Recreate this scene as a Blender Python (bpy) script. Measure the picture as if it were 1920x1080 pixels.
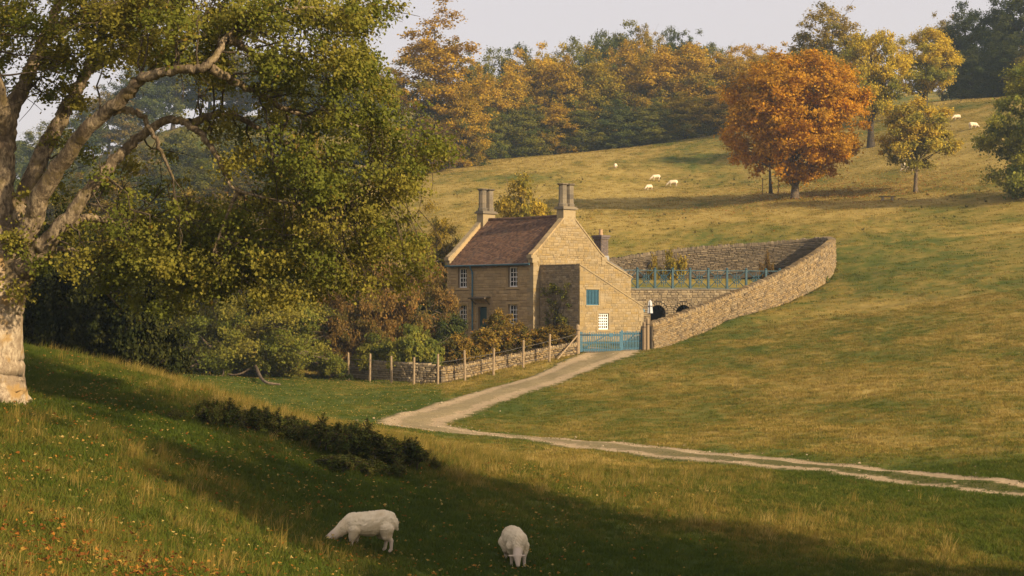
import bpy, bmesh, math, random
import numpy as np
from mathutils import Vector, Matrix
R = math.radians
random.seed(7); rng = np.random.default_rng(7)
sc = bpy.context.scene
for o in list(bpy.data.objects): bpy.data.objects.remove(o)

# ------------------------------------------------------------------ camera
F = 3400.0            # focal length in pixels of the 1920 px wide photograph
HY = 590.0            # row of the eye-level horizon in the photograph
cam = bpy.data.cameras.new('camera'); co = bpy.data.objects.new('camera', cam); sc.collection.objects.link(co)
cam.sensor_width = 36.0; cam.lens = 36.0 * F / 1920.0
cam.shift_y = (HY - 540.0) / 1920.0
cam.clip_start = 0.5; cam.clip_end = 3000
co.location = (0, 0, 0); co.rotation_euler = (R(90), 0, 0)
sc.camera = co

# ------------------------------------------------------------------ light
SUN_AZ, SUN_EL = 52.5, 25.0      # degrees to the right of straight behind the camera; height
sd = Vector((math.sin(R(SUN_AZ)) * math.cos(R(SUN_EL)), -math.cos(R(SUN_AZ)) * math.cos(R(SUN_EL)), math.sin(R(SUN_EL))))
sl = bpy.data.lights.new('sun', 'SUN'); so = bpy.data.objects.new('sun', sl); sc.collection.objects.link(so)
sl.energy = 4.6; sl.angle = R(1.3); sl.color = (1.0, 0.80, 0.54)
so.rotation_euler = sd.to_track_quat('Z', 'Y').to_euler(); so.location = sd * 200
w = bpy.data.worlds.new('World'); sc.world = w; w.use_nodes = True
nt = w.node_tree; nt.nodes.clear()
sky = nt.nodes.new('ShaderNodeTexSky'); sky.sky_type = 'NISHITA'; sky.sun_disc = False
sky.sun_elevation = R(SUN_EL); sky.sun_rotation = math.atan2(sd.x, sd.y)
sky.dust_density = 4.0; sky.air_density = 1.0; sky.ozone_density = 1.0
b1 = nt.nodes.new('ShaderNodeBackground'); b1.inputs[1].default_value = 0.09
b2 = nt.nodes.new('ShaderNodeBackground'); b2.inputs[0].default_value = (0.565, 0.50, 0.495, 1); b2.inputs[1].default_value = 1.0
mx = nt.nodes.new('ShaderNodeMixShader'); mx.inputs[0].default_value = 0.75
ow = nt.nodes.new('ShaderNodeOutputWorld')
nt.links.new(sky.outputs[0], b1.inputs[0]); nt.links.new(b1.outputs[0], mx.inputs[1]); nt.links.new(b2.outputs[0], mx.inputs[2]); nt.links.new(mx.outputs[0], ow.inputs[0])
vs = sc.view_settings; vs.view_transform = 'Standard'; vs.look = 'None'; vs.gamma = 1.0; vs.exposure = 0.7; vs.use_curve_mapping = False
HAZE = 0.00023      # density of the valley haze
sc.cycles.use_denoising = True
sc.cycles.max_bounces = 5; sc.cycles.diffuse_bounces = 3; sc.cycles.transmission_bounces = 3; sc.cycles.volume_bounces = 1; sc.cycles.transparent_max_bounces = 6
sc.cycles.sample_clamp_indirect = 4.0

# ------------------------------------------------------------------ helpers
COL = sc.collection
def tag(o, label=None, cat=None, group=None, kind=None):
    if label: o['label'] = label
    if cat: o['category'] = cat
    if group: o['group'] = group
    if kind: o['kind'] = kind
    return o
def thing(name, loc, label, cat, group=None):
    o = bpy.data.objects.new(name, None); COL.objects.link(o); o.location = loc; o.empty_display_size = .3; o['kind'] = 'thing'
    return tag(o, label, cat, group)
def rootloc(p):
    while p.parent is not None: p = p.parent
    return np.array(p.location)
def link(name, me, parent=None, mat=None):
    o = bpy.data.objects.new(name, me); COL.objects.link(o)
    if mat is not None and not me.materials: me.materials.append(mat)
    if parent is not None: o.parent = parent
    return o
def npmesh(name, V, Fc, mat=None, smooth=False, attrs=None):
    """mesh from an (n,3) vertex array and an (m,k) face array (or a list of them)"""
    me = bpy.data.meshes.new(name)
    Fl = Fc if isinstance(Fc, list) else [Fc]
    Fl = [np.asarray(f, dtype=np.int32) for f in Fl if len(f)]
    V = np.asarray(V, dtype=np.float32)
    me.vertices.add(len(V)); me.vertices.foreach_set('co', V.ravel())
    nl = sum(f.size for f in Fl); npol = sum(len(f) for f in Fl)
    me.loops.add(nl); me.loops.foreach_set('vertex_index', np.concatenate([f.ravel() for f in Fl]))
    me.polygons.add(npol)
    tot = np.concatenate([np.full(len(f), f.shape[1], np.int32) for f in Fl])
    st = np.concatenate([[0], np.cumsum(tot)[:-1]]).astype(np.int32)
    me.polygons.foreach_set('loop_start', st); me.polygons.foreach_set('loop_total', tot)
    if smooth: me.polygons.foreach_set('use_smooth', np.ones(npol, bool))
    me.update(calc_edges=True)
    for an, (typ, dom, data) in (attrs or {}).items():
        a = me.attributes.new(an, typ, dom)
        a.data.foreach_set({'FLOAT': 'value', 'INT': 'value', 'FLOAT_VECTOR': 'vector', 'FLOAT_COLOR': 'color'}[typ], np.asarray(data).ravel())
    if mat is not None: me.materials.append(mat)
    return me
class MB:
    """collects boxes, prisms and tubes in world coordinates; build() links them as one mesh"""
    def __init__(s): s.v = []; s.f = []; s.r = []
    def add(s, V, Fs, rnd=None):
        b = len(s.v); s.v += [tuple(map(float, p)) for p in V]
        s.f += [tuple(i + b for i in f) for f in Fs]
        s.r += [random.random() if rnd is None else rnd] * len(V)
    def hexa(s, P, rnd=None):   # 4 bottom, 4 top
        s.add(P, [(3, 2, 1, 0), (4, 5, 6, 7), (0, 1, 5, 4), (1, 2, 6, 5), (2, 3, 7, 6), (3, 0, 4, 7)], rnd)
    def box(s, fr, s0, s1, p0, p1, z0, z1, rnd=None):
        O, S, N = fr; Z = np.array((0, 0, 1.))
        q = lambda a, p, z: O + S * a + N * p + Z * z
        s.hexa([q(s0, p1, z0), q(s1, p1, z0), q(s1, p0, z0), q(s0, p0, z0), q(s0, p1, z1), q(s1, p1, z1), q(s1, p0, z1), q(s0, p0, z1)], rnd)
    def prism(s, fr, poly, p0, p1, rnd=None):   # polygon in (s,z), extruded along the normal
        O, S, N = fr; Z = np.array((0, 0, 1.)); n = len(poly)
        V = [O + S * a + N * p1 + Z * z for a, z in poly] + [O + S * a + N * p0 + Z * z for a, z in poly]
        s.add(V, [tuple(range(n)), tuple(range(2 * n - 1, n - 1, -1))] + [(i, n + i, n + (i + 1) % n, (i + 1) % n) for i in range(n)], rnd)
    def tube(s, pts, rad, k=6, cap=True, rnd=None):
        V, Fs = tube_np([np.asarray(pts, float)], [np.broadcast_to(np.asarray(rad, float), (len(pts),))], k)
        Fs = [tuple(f) for f in Fs]
        if cap: n = len(pts); Fs += [tuple(range(k - 1, -1, -1)), tuple(range((n - 1) * k, n * k))]
        s.add(V, Fs, rnd)
    def stone(s, C, X, Y, Z, l, d, h, rnd=None):   # chamfered lump: X along the face, Y outward, Z up; back at C
        c = 0.2 * min(l, h); j = lambda a: a * random.uniform(-1, 1)
        V = []
        for (a, b) in ((-1, -1), (1, -1), (1, 1), (-1, 1)): V.append(C + X * (a * l / 2) + Z * (b * h / 2))
        for (a, b) in ((-1, -1), (1, -1), (1, 1), (-1, 1)): V.append(C + X * (a * l / 2 + j(c * .3)) + Z * (b * h / 2 + j(c * .3)) + Y * d * random.uniform(.45, .7))
        for (a, b) in ((-1, -1), (1, -1), (1, 1), (-1, 1)): V.append(C + X * (a * (l / 2 - c) + j(c * .4)) + Z * (b * (h / 2 - c) + j(c * .4)) + Y * d * random.uniform(.85, 1.1))
        Fs = [(8, 9, 10, 11)]
        for i in range(4):
            k = (i + 1) % 4; Fs += [(i, k, 4 + k, 4 + i), (4 + i, 4 + k, 8 + k, 8 + i)]
        s.add(V, Fs, rnd)
    def build(s, name, mat, parent=None, smooth=False, kind=None):
        off = rootloc(parent) if parent is not None else np.zeros(3)
        V = np.array(s.v) - off
        me = bpy.data.meshes.new(name); me.from_pydata(V.tolist(), [], s.f); me.materials.append(mat)
        a = me.attributes.new('rnd', 'FLOAT', 'POINT'); a.data.foreach_set('value', np.array(s.r, np.float32))
        if smooth: me.polygons.foreach_set('use_smooth', np.ones(len(me.polygons), bool))
        me.update()
        o = link(name, me, parent)
        if kind: o['kind'] = kind
        return o
def tube_np(paths, radii, k=6, rough=0.0):
    Vs, Fs, b = [], [], 0
    ang = np.arange(k) / k * 2 * np.pi
    for P, r in zip(paths, radii):
        n = len(P); T = np.gradient(P, axis=0); T /= np.linalg.norm(T, axis=1)[:, None] + 1e-9
        ref = np.array((0, 0, 1.)) if abs(T[:, 2].mean()) < .8 else np.array((0, 1., 0))
        A = np.cross(T, ref); A /= np.linalg.norm(A, axis=1)[:, None] + 1e-9; B = np.cross(T, A)
        V = P[:, None] + (A[:, None] * np.cos(ang)[None, :, None] + B[:, None] * np.sin(ang)[None, :, None]) * np.asarray(r)[:, None, None]
        if rough:
            ln = np.r_[0, np.cumsum(np.linalg.norm(np.diff(P, axis=0), axis=1))][:, None]; m_ = np.cos(ang)[None] * 1.6 + b * .01; q_ = np.sin(ang)[None] * 1.6
            f = vn(ln * .9 + m_ * 1.7, q_ * 1.7 + ln * .3, 3) * .6 + vn(ln * 2.5 + m_ * 4, q_ * 4, 8) * .4 - .5; V = P[:, None] + (V - P[:, None]) * (1 + rough * 2 * f[..., None])
        Vs.append(V.reshape(-1, 3))
        i = np.arange(n - 1)[:, None] * k; j = np.arange(k)[None]; j2 = (j + 1) % k
        Fs.append(np.stack([i + j, i + j2, i + k + j2, i + k + j], -1).reshape(-1, 4) + b); b += n * k
    return np.concatenate(Vs), np.concatenate(Fs)
def hash2(i, j, seed):
    h = np.sin(i * 127.1 + j * 311.7 + seed * 74.7) * 43758.5453
    return h - np.floor(h)
def vn(x, y, seed=0):     # value noise 0..1
    x = np.asarray(x, float); y = np.asarray(y, float)
    i = np.floor(x); j = np.floor(y); u = x - i; v = y - j; u = u * u * (3 - 2 * u); v = v * v * (3 - 2 * v)
    return (hash2(i, j, seed) * (1 - u) + hash2(i + 1, j, seed) * u) * (1 - v) + (hash2(i, j + 1, seed) * (1 - u) + hash2(i + 1, j + 1, seed) * u) * v
def fbm(x, y, seed=0, oct=4):
    s, a, t = 0, 1, 0
    for k in range(oct): s = s + a * vn(x * 2 ** k, y * 2 ** k, seed + k * 3.1); t += a; a *= .5
    return s / t
def P3(px, py, Y): return np.array(((px - 960) / F * Y, Y, (HY - py) / F * Y))
def XY(px, Y): return ((px - 960) / F * Y, Y)

# ------------------------------------------------------------------ materials
class NT:
    def __init__(s, name):
        s.m = bpy.data.materials.new(name); s.m.use_nodes = True; s.t = s.m.node_tree; s.t.nodes.clear()
        s.out = s.t.nodes.new('ShaderNodeOutputMaterial')
    def n(s, typ, **kw):
        nd = s.t.nodes.new('ShaderNode' + typ)
        for k, v in kw.items():
            if k == 'ins':
                for a, b in v.items():
                    if hasattr(b, 'links'): s.t.links.new(b, nd.inputs[a])
                    else: nd.inputs[a].default_value = b
            else: setattr(nd, k, v)
        return nd
    def l(s, a, b): s.t.links.new(a, b)
    def math(s, op, a, b=0.0, clamp=False):
        return s.n('Math', operation=op, use_clamp=clamp, ins={0: a, 1: b}).outputs[0]
    def mix(s, f, a, b, bt='MIX'):
        nd = s.n('Mix', data_type='RGBA', blend_type=bt)
        for i, v in ((0, f), (6, a), (7, b)):
            if hasattr(v, 'links'): s.l(v, nd.inputs[i])
            else: nd.inputs[i].default_value = v if i == 0 or len(v) == 4 else (*v, 1)
        return nd.outputs[2]
    def noise(s, scale, detail=4, vec=None, rough=.55):
        nd = s.n('TexNoise', ins={'Scale': scale, 'Detail': detail, 'Roughness': rough})
        if vec is not None: s.l(vec, nd.inputs['Vector'])
        return nd.outputs[0]
    def step(s, v, a, b):
        nd = s.n('MapRange', interpolation_type='SMOOTHSTEP', ins={0: v, 1: a, 2: b, 3: 0.0, 4: 1.0}); return nd.outputs[0]
    def ramp(s, v, stops):
        nd = s.n('ValToRGB'); s.l(v, nd.inputs[0]); cr = nd.color_ramp
        while len(cr.elements) < len(stops): cr.elements.new(.5)
        for e, (p, c) in zip(cr.elements, stops): e.position = p; e.color = (*c, 1)
        return nd.outputs[0]
    def attr(s, name, typ='GEOMETRY', out='Fac'): return s.n('Attribute', attribute_name=name, attribute_type=typ).outputs[out]
    def pos(s): return s.n('NewGeometry').outputs['Position']
    def bsdf(s, color, rough=.85, spec=.25, bump=None, bstr=.5, bdist=.02, metal=0.0):
        b = s.n('BsdfPrincipled', ins={'Roughness': rough, 'Specular IOR Level': spec, 'Metallic': metal})
        if hasattr(color, 'links'): s.l(color, b.inputs['Base Color'])
        else: b.inputs['Base Color'].default_value = (*color, 1)
        if bump is not None:
            bn = s.n('Bump', ins={'Strength': bstr, 'Distance': bdist, 'Height': bump}); s.l(bn.outputs[0], b.inputs['Normal'])
        s.l(b.outputs[0], s.out.inputs[0]); return s.m
def mat_stone(name, cols, joint=None, rough=.9, bd=.02):
    m = NT(name); p = m.pos()
    r = m.math('FRACT', m.math('ADD', m.attr('rnd'), m.n('ObjectInfo').outputs['Random']))
    c = m.ramp(r, [(i / (len(cols) - 1), x) for i, x in enumerate(cols)])
    n1 = m.noise(1.1, 5, p); n2 = m.noise(9, 5, p); n3 = m.noise(3.2, 3, p)
    c = m.mix(m.math('MULTIPLY', m.step(n1, .52, .75), .45), c, (.17, .14, .10))
    c = m.mix(m.math('MULTIPLY', m.step(n3, .6, .72), .4), c, (.10, .09, .075))
    c = m.mix(m.math('MULTIPLY', n2, .55), c, m.mix(1.0, c, (.45, .43, .40), 'MULTIPLY'))
    return m.bsdf(c, rough, .15, n2, .7, bd)
def mat_plain(name, col, rough=.6, var=.35, scale=6, spec=.3, metal=0.0, dark=(.4, .4, .4)):
    m = NT(name); p = m.pos(); n = m.noise(scale, 5, p)
    c = m.mix(m.math('MULTIPLY', m.step(n, .35, .75), var), (*col, 1), tuple(a * b for a, b in zip(col, dark)))
    return m.bsdf(c, rough, spec, n, .25, .01, metal)
LK = 1.6     # fresh foliage albedo scale
def mat_leaf(name, cols, thr=.5, soft=.25, trans=.3, jit=.9, accent=None, acc_thr=.93, hfw=.12):
    """cols: (main, second); second colour takes over clump by clump, accent leaf by leaf"""
    m = NT(name)
    a = m.n('Attribute', attribute_name='leaf'); sp = m.n('SeparateColor'); m.l(a.outputs['Color'], sp.inputs[0])
    rl, rc, hf = sp.outputs[0], sp.outputs[1], sp.outputs[2]
    oi = m.n('ObjectInfo').outputs['Random']
    n = m.noise(.16, 3, m.n('TexCoord').outputs['Object'])
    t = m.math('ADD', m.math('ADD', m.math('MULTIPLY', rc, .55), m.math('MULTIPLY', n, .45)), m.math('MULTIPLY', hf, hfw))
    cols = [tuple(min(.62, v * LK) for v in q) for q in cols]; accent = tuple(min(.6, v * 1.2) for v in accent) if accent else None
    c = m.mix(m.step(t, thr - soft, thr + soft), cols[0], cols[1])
    c = m.mix(1.0, c, m.ramp(rl, [(0, (1 - jit * .5,) * 3), (.6, (1, 1, 1)), (1, (1 + jit * .6, 1 + jit * .5, 1 + jit * .2))]), 'MULTIPLY')
    if accent: c = m.mix(m.step(m.math('FRACT', m.math('MULTIPLY', rl, 7.3)), acc_thr, acc_thr + .02), c, accent)
    c = m.mix(1.0, c, m.n('ObjectInfo').outputs['Color'], 'MULTIPLY')
    d = m.n('BsdfDiffuse'); tr = m.n('BsdfTranslucent'); mx = m.n('MixShader', ins={0: trans})
    m.l(c, d.inputs[0]); m.l(c, tr.inputs[0]); m.l(d.outputs[0], mx.inputs[1]); m.l(tr.outputs[0], mx.inputs[2]); m.l(mx.outputs[0], m.out.inputs[0])
    return m.m
def mat_bark(name, c1, c2, moss=None):
    m = NT(name); p = m.n('TexCoord').outputs['Object']
    mp = m.n('Mapping', ins={'Scale': (1, 1, .5)}); m.l(p, mp.inputs[0])
    n = m.noise(11, 6, mp.outputs[0], .7); n2 = m.noise(2.6, 5, mp.outputs[0], .65)
    c = m.mix(m.step(n, .36, .62), c2, c1)
    c = m.mix(m.math('MULTIPLY', m.step(n2, .47, .60), .8), c, c2)
    if moss: c = m.mix(m.math('MULTIPLY', m.step(m.noise(2.2, 4, p), .52, .66), .75), c, moss)
    return m.bsdf(c, .95, .1, n, 1.0, .06)
M = {}
M['stone_wall'] = mat_stone('dry_stone', [(.34, .24, .115), (.27, .185, .085), (.38, .28, .15), (.21, .15, .08), (.32, .245, .14), (.15, .11, .065), (.36, .25, .11)])
M['stone_house'] = mat_stone('honey_sandstone', [(.36, .265, .13), (.30, .22, .105), (.40, .30, .16), (.33, .23, .09), (.385, .30, .175), (.27, .205, .105), (.37, .26, .11)])
M['stone_front'] = mat_stone('shade_warmed_sandstone', [(.50, .355, .17), (.42, .295, .14), (.55, .39, .19), (.36, .255, .125), (.48, .35, .175)])  # same cottage stone, colour lightened and warmed to lift the shaded walls
M['stone_dark'] = mat_stone('shade_toned_stone', [(.35, .265, .15), (.26, .195, .11), (.42, .33, .20), (.19, .145, .09), (.31, .24, .14)])  # warm shade tone put into stone of shaded walls; serves other dark stonework
M['stone_back'] = mat_stone('blackened_stone', [(.22, .17, .105), (.16, .12, .075), (.27, .21, .13), (.11, .085, .055), (.19, .15, .095)])  # enclosure back wall, weathered darker than the other walls
M['mortar'] = mat_stone('lime_mortar', [(.34, .255, .135), (.31, .235, .125)])
M['mortar_front'] = mat_stone('brown_mortar', [(.27, .19, .10), (.25, .18, .095)])
M['core'] = mat_stone('wall_core', [(.10, .08, .055), (.08, .065, .045)])
M['dressed'] = mat_stone('dressed_sandstone', [(.40, .305, .165), (.36, .275, .15)])
M['chimney'] = mat_stone('sooty_sandstone', [(.32, .25, .155), (.15, .125, .09), (.27, .22, .145), (.09, .078, .062)])
M['tile'] = mat_stone('clay_tile', [(.19, .103, .060), (.12, .066, .042), (.235, .132, .078), (.085, .05, .036), (.165, .09, .052), (.215, .12, .068)], bd=.01)
M['slate'] = mat_stone('stone_slate', [(.24, .20, .15), (.18, .16, .12), (.28, .24, .18)])
M['brick'] = mat_stone('grey_brick', [(.16, .13, .12), (.22, .17, .14), (.13, .11, .11), (.26, .20, .16)])
M['pot'] = mat_plain('clay_pot', (.42, .27, .14))
M['lead'] = mat_plain('lead', (.30, .30, .30), .5)
M['blue'] = mat_plain('blue_paint', (.055, .150, .205), .5, .5, 9, .35)
M['teal'] = mat_plain('teal_iron_paint', (.026, .075, .092), .45, .4, 12, .4)
M['white'] = mat_plain('white_paint', (.86, .83, .76), .5, .1, 4)
M['canvas'] = mat_plain('grey_canvas', (.55, .55, .54), .9, .3, 5)
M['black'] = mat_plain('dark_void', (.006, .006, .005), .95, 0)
M['iron'] = mat_plain('dark_iron', (.03, .03, .03), .5, .2)
M['wood'] = mat_plain('weathered_timber', (.33, .24, .14), .9, .6, 14, .1)
M['wood_dark'] = mat_plain('dark_timber', (.12, .09, .055), .9, .5, 14, .1)
M['wire'] = mat_plain('galvanised_wire', (.22, .20, .17), .5, .2, metal=.6)
gm = NT('window_glass'); M['glass'] = gm.bsdf((.018, .02, .022), .08, .6)
gm = NT('curtain'); M['curtain'] = gm.bsdf((.55, .53, .48), .9, .1)
# bark
M['bark_big'] = mat_bark('sycamore_bark', (.50, .40, .265), (.24, .175, .11), (.36, .22, .07))
M['bark_limb'] = mat_bark('sycamore_limb_bark', (.36, .275, .165), (.10, .072, .045), (.17, .125, .05))
M['bark_twig'] = mat_bark('twig_bark', (.14, .105, .065), (.06, .045, .03))
M['bark'] = mat_bark('grey_bark', (.09, .07, .048), (.045, .035, .025))
M['bark_pale'] = mat_bark('pale_bark', (.20, .15, .095), (.085, .062, .042))
# foliage
M['l_syc'] = mat_leaf('sycamore_leaf', [(.098, .108, .018), (.172, .150, .027)], .52, .22, .45, jit=.5, accent=(.24, .16, .03), acc_thr=.975)
M['l_olive'] = mat_leaf('olive_leaf', [(.078, .078, .017), (.150, .112, .026)], .5, .2, .4, jit=.6, accent=(.26, .14, .03), acc_thr=.96)
M['l_rust'] = mat_leaf('rust_leaf', [(.095, .078, .020), (.175, .110, .032)], .46, .2, .4, jit=.6, accent=(.30, .14, .035), acc_thr=.95)
M['l_yew'] = mat_leaf('yew_leaf', [(.015, .019, .006), (.028, .029, .008)], .6, .2, .12)  # yew green darkened further to put the canopy shade into the leaves
M['l_orange'] = mat_leaf('orange_maple_leaf', [(.37, .182, .013), (.27, .145, .013)], .52, .2, .45, jit=.6, accent=(.48, .26, .03), acc_thr=.85)
M['l_gold'] = mat_leaf('golden_leaf', [(.13, .115, .02), (.26, .185, .025)], .55, .2, .38, jit=.6, hfw=.2)
M['l_oak'] = mat_leaf('oak_leaf', [(.105, .105, .016), (.27, .195, .018)], .55, .18, .38, jit=.6, hfw=.3)
M['l_green'] = mat_leaf('green_leaf', [(.068, .082, .016), (.135, .125, .02)], .5, .25, .38, jit=.6)
M['l_dkgreen'] = mat_leaf('dark_green_leaf', [(.044, .060, .018), (.072, .080, .02)], .5, .25, .3, jit=.6)
M['l_beech'] = mat_leaf('turning_beech_leaf', [(.070, .080, .016), (.30, .195, .020)], .60, .16, .38, jit=.6, hfw=.42)
M['l_beech2'] = mat_leaf('orange_beech_leaf', [(.088, .090, .018), (.33, .212, .022)], .56, .18, .38, jit=.6, hfw=.38)
M['l_shrub'] = mat_leaf('autumn_shrub_leaf', [(.068, .062, .014), (.155, .102, .020)], .5, .2, .3, jit=.7, accent=(.26, .11, .025), acc_thr=.94)
M['l_gorse'] = mat_leaf('gorse_leaf', [(.032, .042, .010), (.056, .056, .014)], .6, .2, .15, accent=(.08, .05, .02), acc_thr=.9)
# ------------------------------------------------------------------ terrain
CP = [  # (column, row, distance): ground points read from the photograph, each with the distance of what stands there
 (0,1080,21),(300,1080,25.5),(600,1080,33.5),(690,1037,38.5),(975,1072,40.5),(1300,1080,42),(1600,1080,43),(1920,1080,44),
 (0,950,29),(300,950,35),(600,950,43),(0,850,37),(300,850,43),(600,870,49),(840,872,55),(0,742,47.5),(300,770,52),
 (45,650,63),(200,688,61),(410,752,59),(560,795,58),(700,832,57),(1000,935,51),(1150,985,48.5),(1400,980,50),(1700,1000,49),
 (840,846,73),(560,786,82),(300,705,112),(500,722,112),(700,722,120),(700,760,105),(600,745,108),
 (821,722,121),(654,712,127),(925,703,125),(1030,680,128),(1083,668,130),(1213,655,133.5),
 (1145,662,131.5),(1090,685,126),(1000,718,118),(900,750,109),(820,775,101),(757,792,95),(830,805,90.5),(1000,822,85.5),(1200,843,79),(1400,865,73),(1600,885,68),(1800,908,63),(1920,920,60.5),
 (1300,720,112),(1300,660,128),(1500,620,136),(1500,780,92),(1920,860,68),(1920,760,86),(1920,650,111),(1920,560,135),(1700,700,104),(1700,600,132),(1700,520,155),(1920,480,158),
 (1350,605,143),(1460,572,152),(1540,535,160),(1565,508,165),
 (1165,495,177),(1300,478,180),(1540,440,182),(1920,430,175),(1493,372,215),(1719,360,212),(1900,374,192),(1645,272,262),(1825,240,250),(1793,226,260),(1900,182,300),(1760,192,300),
 (1230,338,262),(1262,348,256),(1154,314,275),(1350,250,320),(1100,283,325),(900,300,320),(820,335,270),(830,430,200),(1000,330,262),(1000,400,214),(1100,400,216),(1300,400,210)]
CW = [(-22,135,-3),(-50,130,-2.4),(-30,200,3),(-60,250,8),(-30,280,19),(-80,420,42),(-30,400,38),(60,420,50),(150,380,50),(0,600,58),(-200,600,34),(200,600,66),(-200,300,10),(-115,400,20),(-160,430,16),(-85,330,12),
 (-20.4,76,-2.5),(-17,75,-3.1),(-11.8,73,-4.1),(0,0,-1.75),(-20,10,-0.6),(20,10,-4.4),(40,30,-4.8),(60,60,-4),(60,100,0),(-40,45,.6),(-60,80,1.5),(-40,100,-1.5),(-80,150,1),
 (0,-40,.3),(-60,-40,3),(60,-40,-3),(28,28,-5),(100,150,13),(150,250,40),(-300,0,10),(300,0,0),(300,300,60),
 (1.6,138,-1.75),(-5,144.5,-1.95),(5,135,-2.05),(9.5,139,-2.0),(4,152,.6),(0,165,3.0),(-10,165,2.6),(-6,136,-2.9)]
_c = np.array([P3(*c) for c in CP] + [np.array(c, float) for c in CW])
def _phi(r2): return r2 * np.log(r2 + 1e-9)
_xy = _c[:, :2] / 100.0; _n = len(_xy)
_K = _phi(((_xy[:, None] - _xy[None]) ** 2).sum(-1)) + np.eye(_n) * 2e-4
_Pm = np.c_[np.ones(_n), _xy]
_A = np.block([[_K, _Pm], [_Pm.T, np.zeros((3, 3))]])
_w = np.linalg.solve(_A, np.r_[_c[:, 2], np.zeros(3)])
def tps(x, y):
    x = np.asarray(x, float); sh = x.shape; q = np.c_[x.ravel(), np.asarray(y, float).ravel()] / 100.0
    out = np.empty(len(q))
    for a in range(0, len(q), 20000):
        s = q[a:a + 20000]
        out[a:a + 20000] = _phi(((s[:, None] - _xy[None]) ** 2).sum(-1)) @ _w[:_n] + _w[_n] + s @ _w[_n + 1:]
    return out.reshape(sh)
def seg(a, b, st): return list(np.arange(a, b, st))
gx = np.array(seg(-440, -90, 12) + seg(-90, -34, 2.8) + seg(-34, 40, .62) + seg(40, 90, 2.5) + seg(90, 441, 12))
gy = np.array(seg(-78, 14, 4) + seg(14, 70, .5) + seg(70, 182, .7) + seg(182, 345, 2.2) + seg(345, 741, 11))
GXm, GYm = np.meshgrid(gx, gy)
GZ = tps(GXm, GYm)
GZ = np.clip(GZ, -14, 95)
# the sunk yard behind the gate, between the cottage, the enclosure wall and the retaining wall
YARD = np.array([(8.2,136),(10.4,134.2),(13.1,138.6),(16.4,143.6),(19.5,147.9),(22.2,152.2),(25.2,157.2),(27.2,160.8),(28.4,164.2),(29.3,167.8),(29.6,171.4),(28.6,173.9),(27.0,175.2),(22.6,175.6),(17.5,175.1),(10.2,173.6),(7.6,172.8),(8.9,152),(7.5,143)])
def inside(poly, x, y):
    c = np.zeros(np.shape(x), bool); n = len(poly)
    for i in range(n):
        (x0, y0), (x1, y1) = poly[i], poly[(i + 1) % n]
        k = ((y0 > y) != (y1 > y)) & (x < (x1 - x0) * (y - y0) / (y1 - y0 + 1e-12) + x0); c ^= k
    return c
GZ[inside(YARD, GXm, GYm)] = -2.15
dist = np.hypot(GXm, GYm)
GZ += (fbm(GXm * .35, GYm * .35, 5) - .5) * .22 * np.clip(dist / 30, .5, 1.6) + (fbm(GXm * 1.3, GYm * 1.3, 9, 3) - .5) * .10
def ground(x, y):
    x = np.asarray(x, float); y = np.asarray(y, float)
    i = np.clip(np.searchsorted(gx, x) - 1, 0, len(gx) - 2); j = np.clip(np.searchsorted(gy, y) - 1, 0, len(gy) - 2)
    u = np.clip((x - gx[i]) / (gx[i + 1] - gx[i]), 0, 1); v = np.clip((y - gy[j]) / (gy[j + 1] - gy[j]), 0, 1)
    return (GZ[j, i] * (1 - u) + GZ[j, i + 1] * u) * (1 - v) + (GZ[j + 1, i] * (1 - u) + GZ[j + 1, i + 1] * u) * v
def onground(px, py, y0=16, y1=600):
    Y = np.arange(y0, y1, .15); k = np.where((HY - py) / F * Y <= ground((px - 960) / F * Y, Y))[0]
    Yh = Y[k[0]] if len(k) else y1
    x = (px - 960) / F * Yh; return np.array((x, Yh, float(ground(x, Yh))))
def gp(x, y, dz=0.0): return np.array((x, y, float(ground(x, y)) + dz))

TRK = np.array([XY(*p) for p in [(1150,133.5),(1140,130.5),(1092,126),(1000,118),(905,109.3),(845,103.2),(800,98.6),(778,95.2),(780,92.2),(812,90),(880,88.2),(1000,85.5),(1200,79),(1400,73),(1600,68),(1800,63),(1920,60.2),(2060,57),(2300,52.5),(2560,48.5)]])
def catmull(P, n):
    P = np.vstack([2 * P[0] - P[1], P, 2 * P[-1] - P[-2]]); out = []
    for i in range(1, len(P) - 2):
        t = np.linspace(0, 1, n, endpoint=False)[:, None]
        out.append(.5 * (2 * P[i] + (P[i + 1] - P[i - 1]) * t + (2 * P[i - 1] - 5 * P[i] + 4 * P[i + 1] - P[i + 2]) * t ** 2 + (3 * P[i] - P[i - 1] - 3 * P[i + 1] + P[i + 2]) * t ** 3))
    return np.vstack(out + [P[-2][None]])
TRC = catmull(TRK, 14)
def trackdist(x, y):
    d = np.full(np.shape(x), 1e9)
    for q in TRC[::2]: d = np.minimum(d, np.hypot(x - q[0], y - q[1]))
    return d
def dryness(x, y):
    """how straw-coloured the grass is (0 green .. 1 straw); patchy at several sizes, greener along the shade band"""
    d = .12 + .78 * fbm(x * .07 + 3, y * .05, 21) + .62 * (fbm(x * .30, y * .16, 22) - .5) + .55 * (fbm(x * 1.5, y * .8, 23, 3) - .5)
    # straw along the crest; short green, deepened in colour along the cast shade
    c = .609 * x + .793 * y
    px = 960 + F * x / np.maximum(y, 1)
    near = y < 66
    d = d + np.where(near, .20 * np.exp(-((c - 42.5) / 3.0) ** 2) - .34 * np.exp(-((c - 33.5) / 5.5) ** 2) - .04, 0)
    d = d - .30 * np.exp(-(trackdist(x, y) / 3.2) ** 2) * (y > 50)
    d = d - .25 * ((y > 85) & (y < 128) & (px < 830))
    d = d + .22 * ((y > 175) & (y < 320)) + .06 * ((y > 62) & (y < 176) & (px > 830))
    return np.clip(d, 0, 1)
g = NT('meadow'); p = g.pos()
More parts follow.
